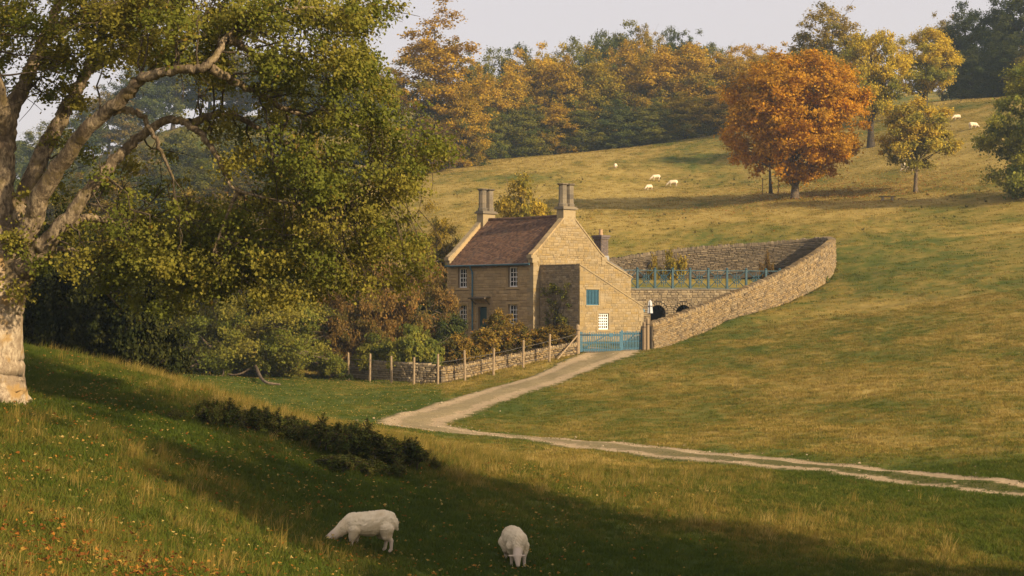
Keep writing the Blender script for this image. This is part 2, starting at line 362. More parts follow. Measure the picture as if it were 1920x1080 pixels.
dr = g.attr('dry'); n1 = g.noise(.9, 6, p, .7); n2 = g.noise(7, 4, p, .7); n3 = g.noise(.22, 4, p)
t = g.math('ADD', dr, g.math('ADD', g.math('MULTIPLY', g.math('SUBTRACT', n1, .5), .9), g.math('MULTIPLY', g.math('SUBTRACT', n2, .5), .8)))
c = g.ramp(t, [(.10, (.056, .078, .013)), (.34, (.092, .104, .018)), (.55, (.158, .135, .026)), (.8, (.265, .19, .044)), (1, (.34, .25, .07))])
c = g.mix(g.math('MULTIPLY', g.step(n3, .58, .72), .3), c, (.09, .075, .03))
M['meadow'] = g.bsdf(c, .95, .05, g.math('ADD', n1, g.math('MULTIPLY', n2, .6)), 1.0, .12)
ny, nx = GXm.shape; idx = np.arange(nx * ny).reshape(ny, nx)
FQ = np.stack([idx[:-1, :-1], idx[:-1, 1:], idx[1:, 1:], idx[1:, :-1]], -1).reshape(-1, 4)
me = npmesh('ground', np.stack([GXm, GYm, GZ], -1).reshape(-1, 3), FQ, M['meadow'], True, {'dry': ('FLOAT', 'POINT', dryness(GXm, GYm).astype(np.float32).ravel())})
tag(link('ground', me), 'rolling sheep pasture of green and straw-coloured grass', 'ground', kind='structure')

# the farm track
T = np.gradient(TRC, axis=0); T /= np.linalg.norm(T, axis=1)[:, None]; Nn = np.c_[-T[:, 1], T[:, 0]]
arc = np.r_[0, np.cumsum(np.linalg.norm(np.diff(TRC, axis=0), axis=1))]
lat = np.linspace(-1, 1, 25); hw = np.where(arc < 58, 2.1, np.clip(2.1 - (arc - 58) * .010, 1.85, 2.1)); hw = np.where(arc < 8, 2.4, hw)
TP = TRC[:, None] + Nn[:, None] * (lat[None, :, None] * hw[:, None, None])
TZ = ground(TP[..., 0], TP[..., 1]) + .065 - .03 * np.exp(-((np.abs(lat) - .5) / .2) ** 2)[None] - .10 * (np.abs(lat) ** 6)[None]
tv = np.concatenate([TP, TZ[..., None]], -1).reshape(-1, 3); k = len(lat); ti = np.arange(len(tv)).reshape(-1, k)
TF = np.stack([ti[:-1, :-1], ti[:-1, 1:], ti[1:, 1:], ti[1:, :-1]], -1).reshape(-1, 4)
g = NT('track'); p = g.pos(); la = g.attr('lat'); ru = g.attr('rut'); n1 = g.noise(1.6, 5, p, .65); n2 = g.noise(14, 3, p); n4 = g.noise(.35, 3, p)
ab = g.math('ABSOLUTE', la)
edge = g.step(g.math('ADD', ab, g.math('MULTIPLY', g.math('SUBTRACT', n1, .5), .9)), .66, .92)
mid = g.math('MULTIPLY', g.step(g.math('ADD', g.math('SUBTRACT', .38, ab), g.math('MULTIPLY', g.math('SUBTRACT', n1, .5), .9)), -.05, .10), ru)
gr = g.math('MAXIMUM', edge, mid)
grav = g.ramp(g.math('ADD', g.math('MULTIPLY', n2, .6), g.math('MULTIPLY', n1, .4)), [(.3, (.22, .155, .082)), (.5, (.36, .265, .15)), (.7, (.48, .37, .22))])
grav = g.mix(g.math('MULTIPLY', g.step(n4, .5, .7), .4), grav, (.19, .14, .08))
gc = g.ramp(n2, [(.35, (.035, .048, .011)), (.65, (.13, .11, .03))])
M['track'] = g.bsdf(g.mix(gr, grav, gc), .95, .08, g.math('ADD', n2, n1), .8, .05)
rut = np.broadcast_to(np.clip((arc - 40) / 30, .45, 1)[:, None], TP.shape[:2])
me = npmesh('track', tv, TF, M['track'], True, {'lat': ('FLOAT', 'POINT', np.broadcast_to(lat, TP.shape[:2]).astype(np.float32).ravel()), 'rut': ('FLOAT', 'POINT', rut.astype(np.float32).ravel())})
tag(link('track', me), 'pale stony farm track bending through the pasture to the blue gate', 'track', kind='structure')
# ------------------------------------------------------------------ trees
def unit(v): return v / (np.linalg.norm(v, axis=-1, keepdims=True) + 1e-9)
KITE = np.array([(-.5, 0, 0), (.05, .36, .06), (.5, 0, -.05), (.05, -.36, .06)])
LOBED = np.array([(-.45, 0, 0), (-.12, .42, .05), (.08, .16, .02), (.5, 0, -.06), (.08, -.16, .02), (-.12, -.42, .05)])
KITE2 = np.array([(-.5, 0, 0), (.0, .46, .06), (.5, 0, -.05), (.0, -.46, .06)])
LANCE2 = np.array([(-.5, 0, 0), (0, .21, .03), (.5, 0, -.1), (0, -.21, .03)])
LANCE = np.array([(-.5, 0, 0), (0, .13, .03), (.5, 0, -.1), (0, -.13, .03)])
def leaf_mesh(C, size, rc, hf, rg, outward=None, up=.55, shape=KITE, hang=0.0):
    n = len(C); nrm = rg.normal(size=(n, 3)) * .75; nrm[:, 2] += up
    if outward is not None: nrm += outward * .85
    nrm = unit(nrm); t = rg.normal(size=(n, 3)); t[:, 2] -= hang; t = unit(t - nrm * (t * nrm).sum(1, keepdims=True)); b = np.cross(nrm, t)
    s = (size * rg.uniform(.6, 1.35, n))[:, None, None]; k = len(shape)
    V = C[:, None] + (t[:, None] * shape[None, :, :1] + b[:, None] * shape[None, :, 1:2] + nrm[:, None] * shape[None, :, 2:3]) * s
    Fc = np.arange(n * k).reshape(n, k)
    col = np.repeat(np.c_[rg.random(n), rc, hf, np.ones(n)], k, 0).astype(np.float32)
    return V.reshape(-1, 3), Fc, col
def crown_np(cent, rad, nl, size, rg, zlo, zhi, shape=KITE, flat=.6, up=.55, center=None, hang=0.0, spread=.5):
    """leaves scattered in clumps round the given centres"""
    n = len(cent); rcl = rg.random(n)
    per = np.maximum(3, (nl * (rad ** 2) / (rad ** 2).sum()).astype(int)); ids = np.repeat(np.arange(n), per)
    off = rg.normal(size=(len(ids), 3)) * spread; off[:, 2] *= flat
    L = np.linalg.norm(off, axis=1, keepdims=True); off = np.where(L > 1.25, off / L * 1.25, off)
    nt_ = 11; cdir = unit(cent - (cent.mean(0) if center is None else center)); td = unit(rg.normal(size=(n, nt_, 3)) + cdir[:, None] * .7) * rg.uniform(.6, 1.3, (n, nt_, 1)); td[..., 2] *= flat
    spray = td[ids, rg.integers(0, nt_, len(ids))] * (rg.random((len(ids), 1)) ** .6) + rg.normal(size=(len(ids), 3)) * .13
    off = np.where(rg.random((len(ids), 1)) < .72, spray, off)       # most leaves sit on sprays, the rest fill between
    C = cent[ids] + off * rad[ids][:, None]
    cc = cent.mean(0) if center is None else center
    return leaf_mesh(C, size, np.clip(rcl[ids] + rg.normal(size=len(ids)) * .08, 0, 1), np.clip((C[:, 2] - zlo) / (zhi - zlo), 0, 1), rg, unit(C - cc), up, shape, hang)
def curve(p0, p1, rg, lift=.2, wob=.06, n=6):
    t = np.linspace(0, 1, n)[:, None]; L = np.linalg.norm(p1 - p0); m = (p0 + p1) / 2 + np.array((0, 0, lift * L)) + rg.normal(size=3) * wob * L
    P = (1 - t) ** 2 * p0 + 2 * t * (1 - t) * m + t ** 2 * p1
    P[1:-1] += rg.normal(size=(n - 2, 3)) * wob * .3 * L; return P
DIM = {}
def make_tree(name, seed, H=20, W=14, base=.22, ncl=90, rc=1.5, nl=16000, leaf=.34, tr=.4, shape='round', lift=.15, flat=.6, lform=KITE, nbr=40, hang=0.0, up=.55, fill=.45, bark=None, low=-1.0, droop=0.0, lobe=1.0):
    """returns (trunk mesh, crown mesh) of a tree H high and W wide, standing at the origin"""
    rg = np.random.default_rng(seed); zc = H * (1 + base) / 2; rz = H * (1 - base) / 2 - rc * .5; rx = W / 2 - rc * .6
    d = unit(rg.normal(size=(ncl * 3, 3))); d = d[d[:, 2] > low][:ncl]; n = len(d)
    az = np.arctan2(d[:, 1], d[:, 0]); lob = 1 + lobe * .14 * np.sin(az * 3 + seed) * np.cos(d[:, 2] * 4 + seed * 2) + lobe * .10 * np.sin(az * 5 + seed * 1.7 + d[:, 2] * 6)
    r = rg.random(n) ** fill * lob
    cent = d * r[:, None] * np.array((rx, rx, rz)) + np.array((0, 0, zc))
    h = np.clip((cent[:, 2] - H * base) / (H * (1 - base)), 0, 1)
    if shape == 'cone': k = np.clip(1.25 - h * .95, .15, 1.1)
    elif shape == 'egg': k = np.clip(1.12 - h ** 1.6 * .55, .3, 1.2)
    elif shape == 'wide': k = 1.0 + .18 * np.sin(h * np.pi)
    else: k = np.ones(n)
    cent[:, :2] *= k[:, None]
    cent[:, 2] -= droop * (np.hypot(cent[:, 0], cent[:, 1]) / rx) ** 2
    cent[:, 2] = np.where(cent[:, 2] < rc * .4, rc * .4 + rg.random(n) * H * .12, cent[:, 2])
    rad = rc * rg.uniform(.65, 1.35, n)
    V, Fc, col = crown_np(cent, rad, nl, leaf, rg, H * base, H, lform, flat, up, np.array((0, 0, zc)), hang)
    crown = npmesh(name + '_crown', V, Fc, None, False, {'leaf': ('FLOAT_COLOR', 'POINT', col)})
    zt = np.linspace(0, H * .82, 9); lean = rg.normal(size=2) * .02
    tp = np.c_[lean[0] * zt + .12 * np.sin(zt * .5 + seed), lean[1] * zt + .12 * np.cos(zt * .4), zt]
    trd = tr * np.clip(1 - zt / (H * .9), .08, 1); trd[0] *= 1.45
    tp[0, 2] = -.6
    paths, rads = [tp], [trd]
    for i in rg.permutation(n)[:nbr]:
        c = cent[i]; hd = math.hypot(c[0], c[1]); z0 = float(np.clip(c[2] - .55 * hd, H * max(base, .08) * .75, H * .75))
        q = np.array((np.interp(z0, zt, tp[:, 0]), np.interp(z0, zt, tp[:, 1]), z0)); pp = curve(q, c, rg, lift)
        r0 = max(.04, np.interp(z0, zt, trd) * .42); paths.append(pp); rads.append(np.linspace(r0, .025, len(pp)))
        for _ in range(2):
            e = c + rg.normal(size=3) * rc * .8; paths.append(curve(pp[3], e, rg, .1, n=4)); rads.append(np.linspace(r0 * .4, .015, 4))
    TV, TF = tube_np(paths, rads, 6)
    trunk = npmesh(name + '_trunk', TV, TF, None, True)
    DIM[crown.name] = (float(np.percentile(V[:, 2], 99.6)), 2 * float(np.percentile(np.abs(V[:, :2]), 99.75)))
    return trunk, crown
def put_tree(name, pr, loc, sx, sz, lm, bm, label, cat='tree', group=None, rot=None, tint=1.0, parts=('trunk', 'crown')):
    t = thing(name, loc, label, cat, group); t.scale = (sx, sx, sz); t.rotation_euler = (0, 0, random.uniform(0, 6.28) if rot is None else rot)
    for nm, me, m in zip(parts, pr, (bm, lm)):
        if not me.materials: me.materials.append(m)
        o = link(nm, me, t); o.material_slots[0].link = 'OBJECT'; o.material_slots[0].material = m
        if np.ndim(tint): o.color = (*tint, 1)
        else: o.color = (tint, tint, tint, 1)
    return t
def tree_at(name, pr, dims, px, ptop, wpx, Y, lm, bm, label, cat='tree', group=None, rot=None, tint=1.0, pbase=None):
    """crown centre column, top row and width in the photograph; the base is where the ground is at that distance"""
    x = (px - 960) / F * Y; z = float(ground(x, Y)); H = (HY - ptop) / F * Y - z; W = wpx / F * Y; dims = DIM[pr[1].name]
    if TREE_DEBUG and (H < 5 or H > 33): print('TREEH', name, px, round(H, 1), round(W, 1))
    return put_tree(name, pr, (x, Y, z), W / dims[1], max(H, 2) / dims[0], lm, bm, label, cat, group, rot, tint)
D1 = (20, 14); TREE_DEBUG = False
BROAD = [make_tree('broad_%s' % a, s, base=.08, nl=30000, ncl=180, rc=1.4, leaf=.36, fill=.34) for a, s in zip('abc', (11, 12, 13))]
EDGE = [make_tree('edge_%s' % a, s, base=-.22, nl=32000, ncl=200, rc=1.4, leaf=.36, shape='egg', fill=.36) for a, s in zip('ab', (21, 22))]
D2 = (27, 14)
TALL = [make_tree('tall_%s' % a, s, H=27, W=14, base=-.12, ncl=210, rc=1.35, nl=30000, leaf=.35, shape='egg', fill=.45, flat=.5) for a, s in zip('ab', (31, 32))]

# --- the wood on the hill: front edge from left to right, then the crowns behind it
gw = 'trees of the hillside wood'
front = [  # column, top row, width, distance, prototype, foliage, what it looks like
 (905,128,95,322,EDGE[0],'l_beech2','slim golden beech'), (950,118,120,326,EDGE[1],'l_beech','golden and green beech'),
 (1003,92,125,335,BROAD[0],'l_beech2','bright golden beech'), (1058,110,130,330,EDGE[0],'l_beech','dull green and gold beech'),
 (1118,92,145,331,EDGE[1],'l_oak','broad olive and gold beech'), (1182,78,125,338,BROAD[1],'l_beech2','russet orange beech'),
 (1238,90,140,332,EDGE[0],'l_beech2','bright amber beech'), (1303,84,150,334,BROAD[2],'l_beech2','wide amber beech'),
 (1368,92,130,337,EDGE[1],'l_beech','tawny beech'), (1432,96,130,332,BROAD[0],'l_beech','golden olive beech'), (1490,100,130,334,BROAD[1],'l_beech','brownish gold beech')]
ordn = ['first', 'second', 'third', 'fourth', 'fifth', 'sixth', 'seventh', 'eighth', 'ninth', 'tenth', 'eleventh', 'twelfth', 'thirteenth', 'fourteenth', 'fifteenth', 'sixteenth']
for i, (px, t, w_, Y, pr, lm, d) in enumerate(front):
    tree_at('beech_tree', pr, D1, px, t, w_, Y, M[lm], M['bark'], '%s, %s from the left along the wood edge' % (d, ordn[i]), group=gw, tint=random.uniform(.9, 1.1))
low = [(925,205,90,314,'l_green'),(985,185,110,316,'l_green'),(1040,195,110,317,'l_beech'),(1095,195,110,318,'l_green'),(1160,190,115,318,'l_dkgreen'),(1225,185,115,318,'l_green'),(1285,175,120,320,'l_oak'),(1345,165,110,321,'l_beech'),(1405,170,100,322,'l_green')]
for i, (px, t, w_, Y, lm) in enumerate(low):
    tree_at('understorey_tree', EDGE[i % 2], D1, px, t, w_, Y, M[lm], M['bark'], 'low green tree skirting the foot of the wood, %s from the left' % ordn[i], group='low trees at the foot of the wood', tint=random.uniform(.95, 1.15))
back = [(880,105,100,352,'l_dkgreen'),(925,96,100,356,'l_green'),(975,88,100,358,'l_dkgreen'),(1030,84,100,360,'l_oak'),(1085,74,100,362,'l_green'),(1128,62,90,366,'l_dkgreen'),(1168,44,110,372,'l_green'),(1212,52,90,366,'l_gold'),(1256,56,80,374,'l_dkgreen'),(1294,62,90,374,'l_dkgreen'),(1345,84,100,366,'l_green'),(1396,88,100,364,'l_beech2'),(1450,86,110,362,'l_beech'),(1505,90,100,360,'l_green')]
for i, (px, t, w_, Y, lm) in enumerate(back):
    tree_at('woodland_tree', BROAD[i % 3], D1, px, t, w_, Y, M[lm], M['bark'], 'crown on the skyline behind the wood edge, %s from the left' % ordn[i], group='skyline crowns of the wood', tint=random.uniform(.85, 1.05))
tree_at('lime_tree', TALL[0], D2, 818, -10, 190, 296, M['l_oak'], M['bark'], 'tall pointed tawny tree rising left of the wood', tint=(1.0, .86, .9), rot=1.0)
tree_at('hornbeam_tree', EDGE[0], D1, 868, 165, 115, 292, M['l_beech'], M['bark'], 'rounded tan tree tucked beside the tall pointed tree', tint=.85)
tree_at('thorn_tree', EDGE[1], D1, 800, 225, 130, 285, M['l_rust'], M['bark'], 'low rusty tree under the tall pointed tree', tint=1.0)
# --- the far blue wood seen through the sycamore
far = [(30,255,120,400),(95,232,120,405),(150,205,120,410),(205,165,130,415),(262,118,130,420),(325,62,160,425),(392,72,150,430),(452,98,140,425),(512,110,140,420),(575,128,140,415),(640,118,140,410),(700,120,140,405)]
for i, (px, t, w_, Y) in enumerate(far):
    tree_at('distant_tree', BROAD[i % 3], D1, px, t, w_, Y, M[['l_dkgreen', 'l_green', 'l_dkgreen', 'l_olive'][i % 4]], M['bark'], 'hazy blue-green tree on the far left hillside, %s from the left' % ordn[i], group='hazy trees of the far left hillside', tint=.9)
mid = [(60,330,150,300),(160,300,150,310),(255,262,150,320),(340,215,150,330),(430,235,150,322),(505,225,130,315),(590,260,140,300),(675,255,140,300)]
for i, (px, t, w_, Y) in enumerate(mid):
    tree_at('hillside_tree', EDGE[i % 2], D1, px, t, w_, Y, M[['l_green', 'l_dkgreen', 'l_olive', 'l_green'][i % 4]], M['bark'], 'hazy green tree below the far left skyline, %s from the left' % ordn[i], group='hazy trees below the far left skyline', tint=.9)
for i, (px, t, w_, Y) in enumerate([(-20,340,130,245),(60,322,140,250),(140,330,140,245),(215,318,150,255),(300,312,150,262),(380,305,150,266),(455,318,140,262),(525,330,130,255)]):
    tree_at('slope_tree', EDGE[(i + 1) % 2], D1, px, t, w_, Y, M[['l_dkgreen', 'l_green', 'l_olive', 'l_dkgreen'][i % 4]], M['bark'], 'blue-green tree low on the far left slope, %s from the left' % ordn[i], group='trees low on the far left slope', tint=.9)
# --- right-hand woods and park trees
for i, (px, t, w_, Y, lm, tn, d) in enumerate([(1768,28,80,332,'l_olive',1.1,'thin pale olive tree at the corner of the dark wood'),(1812,8,110,325,'l_dkgreen',.8,'dark green tree second along the dark wood'),(1862,-8,120,318,'l_dkgreen',.75,'dark blue-green tree in the middle of the dark wood'),(1915,-45,150,312,'l_dkgreen',.7,'tallest dark green tree at the right picture edge'),(1880,62,110,306,'l_dkgreen',.72,'lower dark tree in front of the tallest dark tree'),(1822,88,100,308,'l_dkgreen',.75,'lower dark tree nearest the yellow oak'),(1945,70,110,300,'l_olive',1.0,'olive tree cut by the right edge under the dark wood')]):
    tree_at('dark_tree', [BROAD[0], EDGE[0], EDGE[1], EDGE[0], EDGE[1], EDGE[0], EDGE[1]][i], D1, px, t, w_, Y, M[lm], M['bark'], d, group='trees of the dark wood on the right', tint=tn)
OAK = make_tree('oak', 41, H=17, W=14, base=.16, ncl=95, rc=1.6, nl=34000, leaf=.33, tr=.75, shape='wide', nbr=45, fill=.4)
OAK2 = make_tree('oak_two', 43, H=17, W=14, base=.12, ncl=90, rc=1.6, nl=34000, leaf=.33, tr=.6, shape='wide', nbr=45, fill=.4)
tree_at('plane_tree', BROAD[1], D1, 1560, 10, 165, 300, M['l_gold'], M['bark'], 'tall thin-leaved straw yellow tree behind the two oaks', tint=.85)
tree_at('oak_tree', OAK, (17, 14), 1634, 62, 145, 262, M['l_oak'], M['bark'], 'olive oak with a thick dark trunk behind the orange maple', tint=1.2, rot=.6)
tree_at('oak_tree', OAK2, (17, 14), 1735, 56, 152, 280, M['l_oak'], M['bark'], 'mustard yellow oak above the small yellow tree', tint=1.35, rot=2.0)
MAP = make_tree('maple', 51, H=17, W=16.5, base=.075, ncl=380, rc=1.2, nl=72000, leaf=.30, tr=.45, shape='round', lobe=.35, fill=.30, nbr=80, lift=.25)
b = onground(1493, 373); tree_at('maple_tree', MAP, (17, 16.5), 1490, 103, 274, b[1], M['l_orange'], M['bark_pale'], 'large round orange maple standing alone on the hillside', tint=1.0, rot=.4)
SMALL = make_tree('small', 61, H=10.5, W=9.2, base=.2, ncl=95, rc=.95, nl=20000, leaf=.27, tr=.24, shape='egg', fill=.42, nbr=60, lift=.2)
b = onground(1719, 361); tree_at('field_maple_tree', SMALL, (10.5, 9.2), 1719, 188, 150, b[1], M['l_gold'], M['bark_pale'], 'small open yellow-green tree right of the orange maple', tint=1.35, rot=1.1)
RG = make_tree('right_green', 71, H=14, W=12, base=-.1, ncl=190, rc=1.1, nl=40000, leaf=.29, tr=.35, shape='egg', fill=.42)
tree_at('lime_tree', RG, (14, 12), 1938, 122, 198, 192, M['l_green'], M['bark'], 'dense green tree cut off by the right picture edge', tint=1.4, rot=2.2)
# young tree and its two stakes below the maple
b = onground(1444, 364); YNG = make_tree('young', 65, H=6, W=3, base=.4, ncl=24, rc=.5, nl=1500, leaf=.2, tr=.26, nbr=14)
put_tree('sapling', YNG, b, 1, 1, M['l_orange'], M['bark'], 'young staked tree under the left side of the orange maple', 'tree')
for dx, lb in ((-1.0, 'thin stake left of the young tree under the maple'), (.95, 'thin stake right of the young tree under the maple')):
    q = gp(b[0] + dx, b[1] - .4); mb = MB(); mb.tube([q - (0, 0, .3), q + (0, 0, 2.1)], [.05, .045], 6)
    st = thing('tree_stake', q, lb, 'stake', 'stakes of the young tree'); mb.build('post', M['wood_dark'], st)
    mb = MB(); mb.tube([q + (0, 0, 1.95), np.array((b[0] + dx * .5, b[1] - .2, q[2] + 1.9))], [.02, .02], 5); mb.build('tie', M['iron'], st)

# --- trees and shrubs round the cottage garden, left middle distance
SPREAD = make_tree('spreading', 81, H=9, W=11.5, base=-.15, ncl=210, rc=.9, nl=62000, leaf=.17, tr=.42, shape='wide', lform=LOBED, fill=.42, nbr=60, lift=.1, droop=1.0)
b = onground(500, 712); tree_at('spreading_sycamore', SPREAD, (9, 11.5), 452, 455, 375, b[1] + 1.0, M['l_syc'], M['bark_pale'], 'low spreading green sycamore with boughs drooping to the meadow', tint=1.0, rot=.3)
q0 = np.array((b[0] - 2.2, b[1] + .3, b[2] + 2.3)); tip = onground(505, 722); mb = MB()
pth = catmull(np.array([q0, (b[0] - .9, b[1] - .3, b[2] + 1.15), (tip[0] - .35, tip[1] - .2, tip[2] + .28), tip + (.7, -.2, .04)]), 5)
bt = thing('fallen_bough', tip, 'bare crooked bough resting its tip on the meadow', 'bough'); mb.tube(pth, np.linspace(.17, .06, len(pth)), 7); mb.build('limb', M['bark_pale'], bt, True)
mb = MB(); mb.tube(catmull(np.array([pth[6], pth[6] + (-1.2, -.2, -.55), pth[6] + (-2.2, -.1, -.35), pth[6] + (-2.7, 0, .05)]), 4), np.linspace(.085, .03, 13), 6); mb.build('side_branch', M['bark_pale'], bt, True)
YEW = make_tree('yew', 83, H=9, W=10, base=-.2, ncl=170, rc=.95, nl=34000, leaf=.26, tr=.4, shape='egg', lform=KITE, fill=.45, hang=.6, up=.2)
for px, t, w_, dY, lb in ((130,400,230,14,'black-green yew behind the big sycamore trunk'),(245,440,210,9,'black-green yew beside the low spreading sycamore'),(30,430,170,18,'dark yew half hidden by the big trunk'),(340,470,190,16,'dark yew shading the back of the meadow')):
    bb = onground(max(px, 200), 700); tree_at('yew_tree', YEW, (9, 10), px, t, w_, bb[1] + dY, M['l_yew'], M['bark'], lb, group='yews behind the meadow')
LIN = make_tree('middle', 85, H=13, W=11, base=-.12, ncl=220, rc=1.0, nl=56000, leaf=.23, tr=.35, shape='egg', lform=LOBED, fill=.42, nbr=90)
tree_at('lime_tree', LIN, (13, 11), 395, 365, 330, 136, M['l_olive'], M['bark_pale'], 'olive green tree behind the low spreading sycamore', tint=.95, rot=.5)
tree_at('lime_tree', LIN, (13, 11), 585, 395, 290, 139, M['l_olive'], M['bark_pale'], 'olive and gold tree in the middle of the garden trees', tint=1.0, rot=2.6)
tree_at('lime_tree', LIN, (13, 11), 500, 470, 240, 126, M['l_syc'], M['bark_pale'], 'green tree between the spreading sycamore and the cherry trees', tint=.9, rot=1.6)
tree_at('ash_tree', LIN, (13, 11), 575, 258, 150, 200, M['l_gold'], M['bark'], 'yellow-olive tree showing behind the sycamore foliage', tint=.8, rot=3.6)
tree_at('lime_tree', LIN, (13, 11), 200, 345, 300, 146, M['l_olive'], M['bark'], 'shaded olive tree behind the yews', tint=.75, rot=4.6)
RUST = make_tree('cherry', 87, H=8, W=9.5, base=-.1, ncl=170, rc=.85, nl=46000, leaf=.25, tr=.2, shape='wide', lform=LANCE2, fill=.42, nbr=90, hang=.9, up=.25, lift=.25)
tree_at('cherry_tree', RUST, (8, 9.5), 735, 432, 235, 134, M['l_rust'], M['bark_pale'], 'rusty brown cherry tree left of the cottage', tint=1.0, rot=.2)
tree_at('cherry_tree', RUST, (8, 9.5), 650, 500, 190, 131, M['l_rust'], M['bark_pale'], 'tawny cherry tree over the shaded garden wall', tint=.85, rot=2.2)
WIL = make_tree('willow', 89, H=11, W=7, base=-.1, ncl=140, rc=.8, nl=26000, leaf=.26, tr=.2, shape='egg', lform=LANCE2, fill=.5, hang=1.4, up=.1, nbr=50)
tree_at('willow_tree', WIL, (11, 7), 822, 385, 95, 149, M['l_gold'], M['bark'], 'feathery pale yellow tree against the cottage gable', tint=.8)
BUSH = [make_tree('bush_%s' % a, s, H=3, W=3.6, base=-.15, ncl=60, rc=.42, nl=11000, leaf=.15, tr=.05, nbr=40, fill=.5, low=-.3, lform=KITE) for a, s in zip('ab', (91, 92))]
ARCH = make_tree('arching', 93, H=3, W=4.5, base=-.1, ncl=70, rc=.45, nl=12000, leaf=.24, tr=.06, nbr=40, fill=.5, low=-.4, lform=LANCE2, hang=1.2, up=.2, droop=.7)
def bush(px, top, w_, Y, lm, lb, pr=None, tint=1.0, name='shrub', group='shrubs in the cottage garden', dims=(3, 3.6)):
    return tree_at(name, pr or BUSH[random.randrange(2)], dims, px, top, w_, Y, M[lm], M['bark_pale'], lb, 'shrub', group, tint=tint)
bush(712,628,130,128.5,'l_green','leafy green shrub over the shaded wall, left of the arching one',ARCH,1.0,dims=(3,4.5))
bush(782,612,130,126.5,'l_green','bright green arching shrub above the corner of the garden wall',ARCH,1.25,dims=(3,4.5))
bush(845,590,85,132,'l_dkgreen','dark evergreen shrub below the left cottage windows',None,.8)
bush(805,570,80,136,'l_yew','blackish shrub at the left corner of the cottage',None,1.3)
bush(862,628,90,127,'l_shrub','yellowing shrub right of the arching green one',None,1.0)
bush(912,612,100,129,'l_shrub','golden brown shrub before the cottage door',None,1.1)
bush(935,582,70,134.5,'l_shrub','rambling rose bush growing up beside the cottage door',None,1.0)
bush(968,606,95,130.5,'l_shrub','tawny shrub below the right cottage windows',None,.95)
bush(1020,618,90,131.5,'l_shrub','low brown shrub at the corner of the cottage',None,.8)
bush(1060,625,60,132.3,'l_shrub','low olive shrub just inside the fence end',None,.75)
b = onground(618, 712); bush(618,668,75,b[1],'l_green','small leafy bush standing before the end of the shaded wall',ARCH,1.0,dims=(3,4.5))
tree_at('hawthorn_tree', make_tree('haw', 95, H=6, W=6, base=.1, ncl=70, rc=.7, nl=11000, leaf=.2, tr=.15, nbr=60, fill=.45, lift=.1), (6, 6), 978, 332, 128, 158, M['l_gold'], M['bark_pale'], 'yellow thorn tree rising behind the cottage roof between the chimneys', tint=.95)

# --- the big sycamore on the near spur
TY = 48.0; tb = onground(-4, 745); TY = tb[1]
def tp_(px, py, dY=0.0): return P3(px, py, TY + dY)
S_ = F / TY   # pixels per metre at the trunk
limbs = {
 'a': ([(-16,900,0,92),(-14,800,0,74),(-11,745,0,63),(-9,700,0,55),(-6,600,0,49),(-2,520,0,50),(8,440,0,46)]),
 'b': ([(2,490,0,44),(2,400,.1,36),(8,300,.3,31),(18,215,.5,27),(50,150,.8,22),(88,60,1.2,18),(120,-20,1.6,14),(140,-90,2,10)]),
 'c': ([(12,250,.4,22),(-6,160,-.5,20),(-20,60,-1,16),(-30,-40,-1.2,12)]),
 'd': ([(14,470,0,42),(40,385,.5,27),(82,285,1.2,24),(134,190,2,20),(165,130,2.6,16),(195,60,3.2,13),(240,-10,3.6,10),(280,-80,4,7)]),
 'e': ([(12,505,-.1,44),(52,440,-.5,30),(84,352,-1.0,24),(155,253,-1.8,20),(232,183,-2.5,17),(270,146,-2.9,15),(338,131,-3.3,13),(388,124,-3.5,12),(424,72,-3.2,9),(470,38,-2.4,7),(560,15,-1.6,5),(690,22,-1.0,3)]),
 'f': ([(14,530,-.1,42),(72,475,-.6,30),(120,418,-1.0,20),(183,338,-1.2,17),(235,280,-1.2,14),(302,230,-1.2,12),(352,232,-1.3,11),(396,276,-1.4,9),(424,330,-1.5,7),(445,356,-1.6,5),(540,380,-1.6,4),(620,390,-1.4,4),(712,354,-1.2,2.5)]),
 'g': ([(100,440,-.8,16),(165,408,-.2,11),(232,428,.6,9),(282,471,1.2,8),(318,500,1.5,6)]),
 'h': ([(70,478,-.4,8),(141,471,.8,6),(186,534,1.6,4),(228,580,2.2,2.5)]),
 'i': ([(210,205,-2.2,10),(262,215,-2,8),(292,262,-1.8,7),(325,335,-1.5,4)]),
 'j': ([(388,126,-3.5,10),(478,172,-2.0,8),(560,215,-.5,7),(650,232,.5,6),(740,262,.8,4),(800,290,1,3)]),
 'k': ([(352,232,-1.3,9),(430,215,-.6,8),(520,260,0,7),(610,300,.4,6),(700,318,.6,5),(790,350,.8,3)]),
 'l': ([(424,72,-3.2,9),(500,110,-1.8,7),(590,125,-.2,6),(680,150,.6,5),(750,190,.8,3)]),
 'm': ([(165,130,2.6,12),(260,80,3,9),(360,40,3,7),(470,70,3,5),(560,110,3,4)]),
 'n': ([(88,60,1.2,12),(180,20,.4,9),(280,-10,-.2,7),(400,-30,-.6,5)]),
 'o': ([(445,356,-1.6,5),(420,420,-1.6,4),(400,470,-1.4,3)])}
LTH = .60      # limb girth
TV, TFc, LP = [], [], []
paths, rads = [], []
for kx, pts in limbs.items():
    P = np.array([tp_(a, b_, d) for a, b_, d, r in pts]); rr = np.array([r for *_, r in pts]) / S_
    if kx != 'a': rr = rr * np.linspace(.92, LTH, len(rr)) * np.where(np.arange(len(rr)) > 0, .82, 1)
    Pc = catmull(np.c_[P, rr], 10); Pc[:, :3] += rng.normal(size=(len(Pc), 3)) * .022 * (Pc[:, 3:] > .05)
    paths.append(Pc[:, :3]); rads.append(np.maximum(Pc[:, 3], .012))
    if kx != 'a': LP.append(Pc)
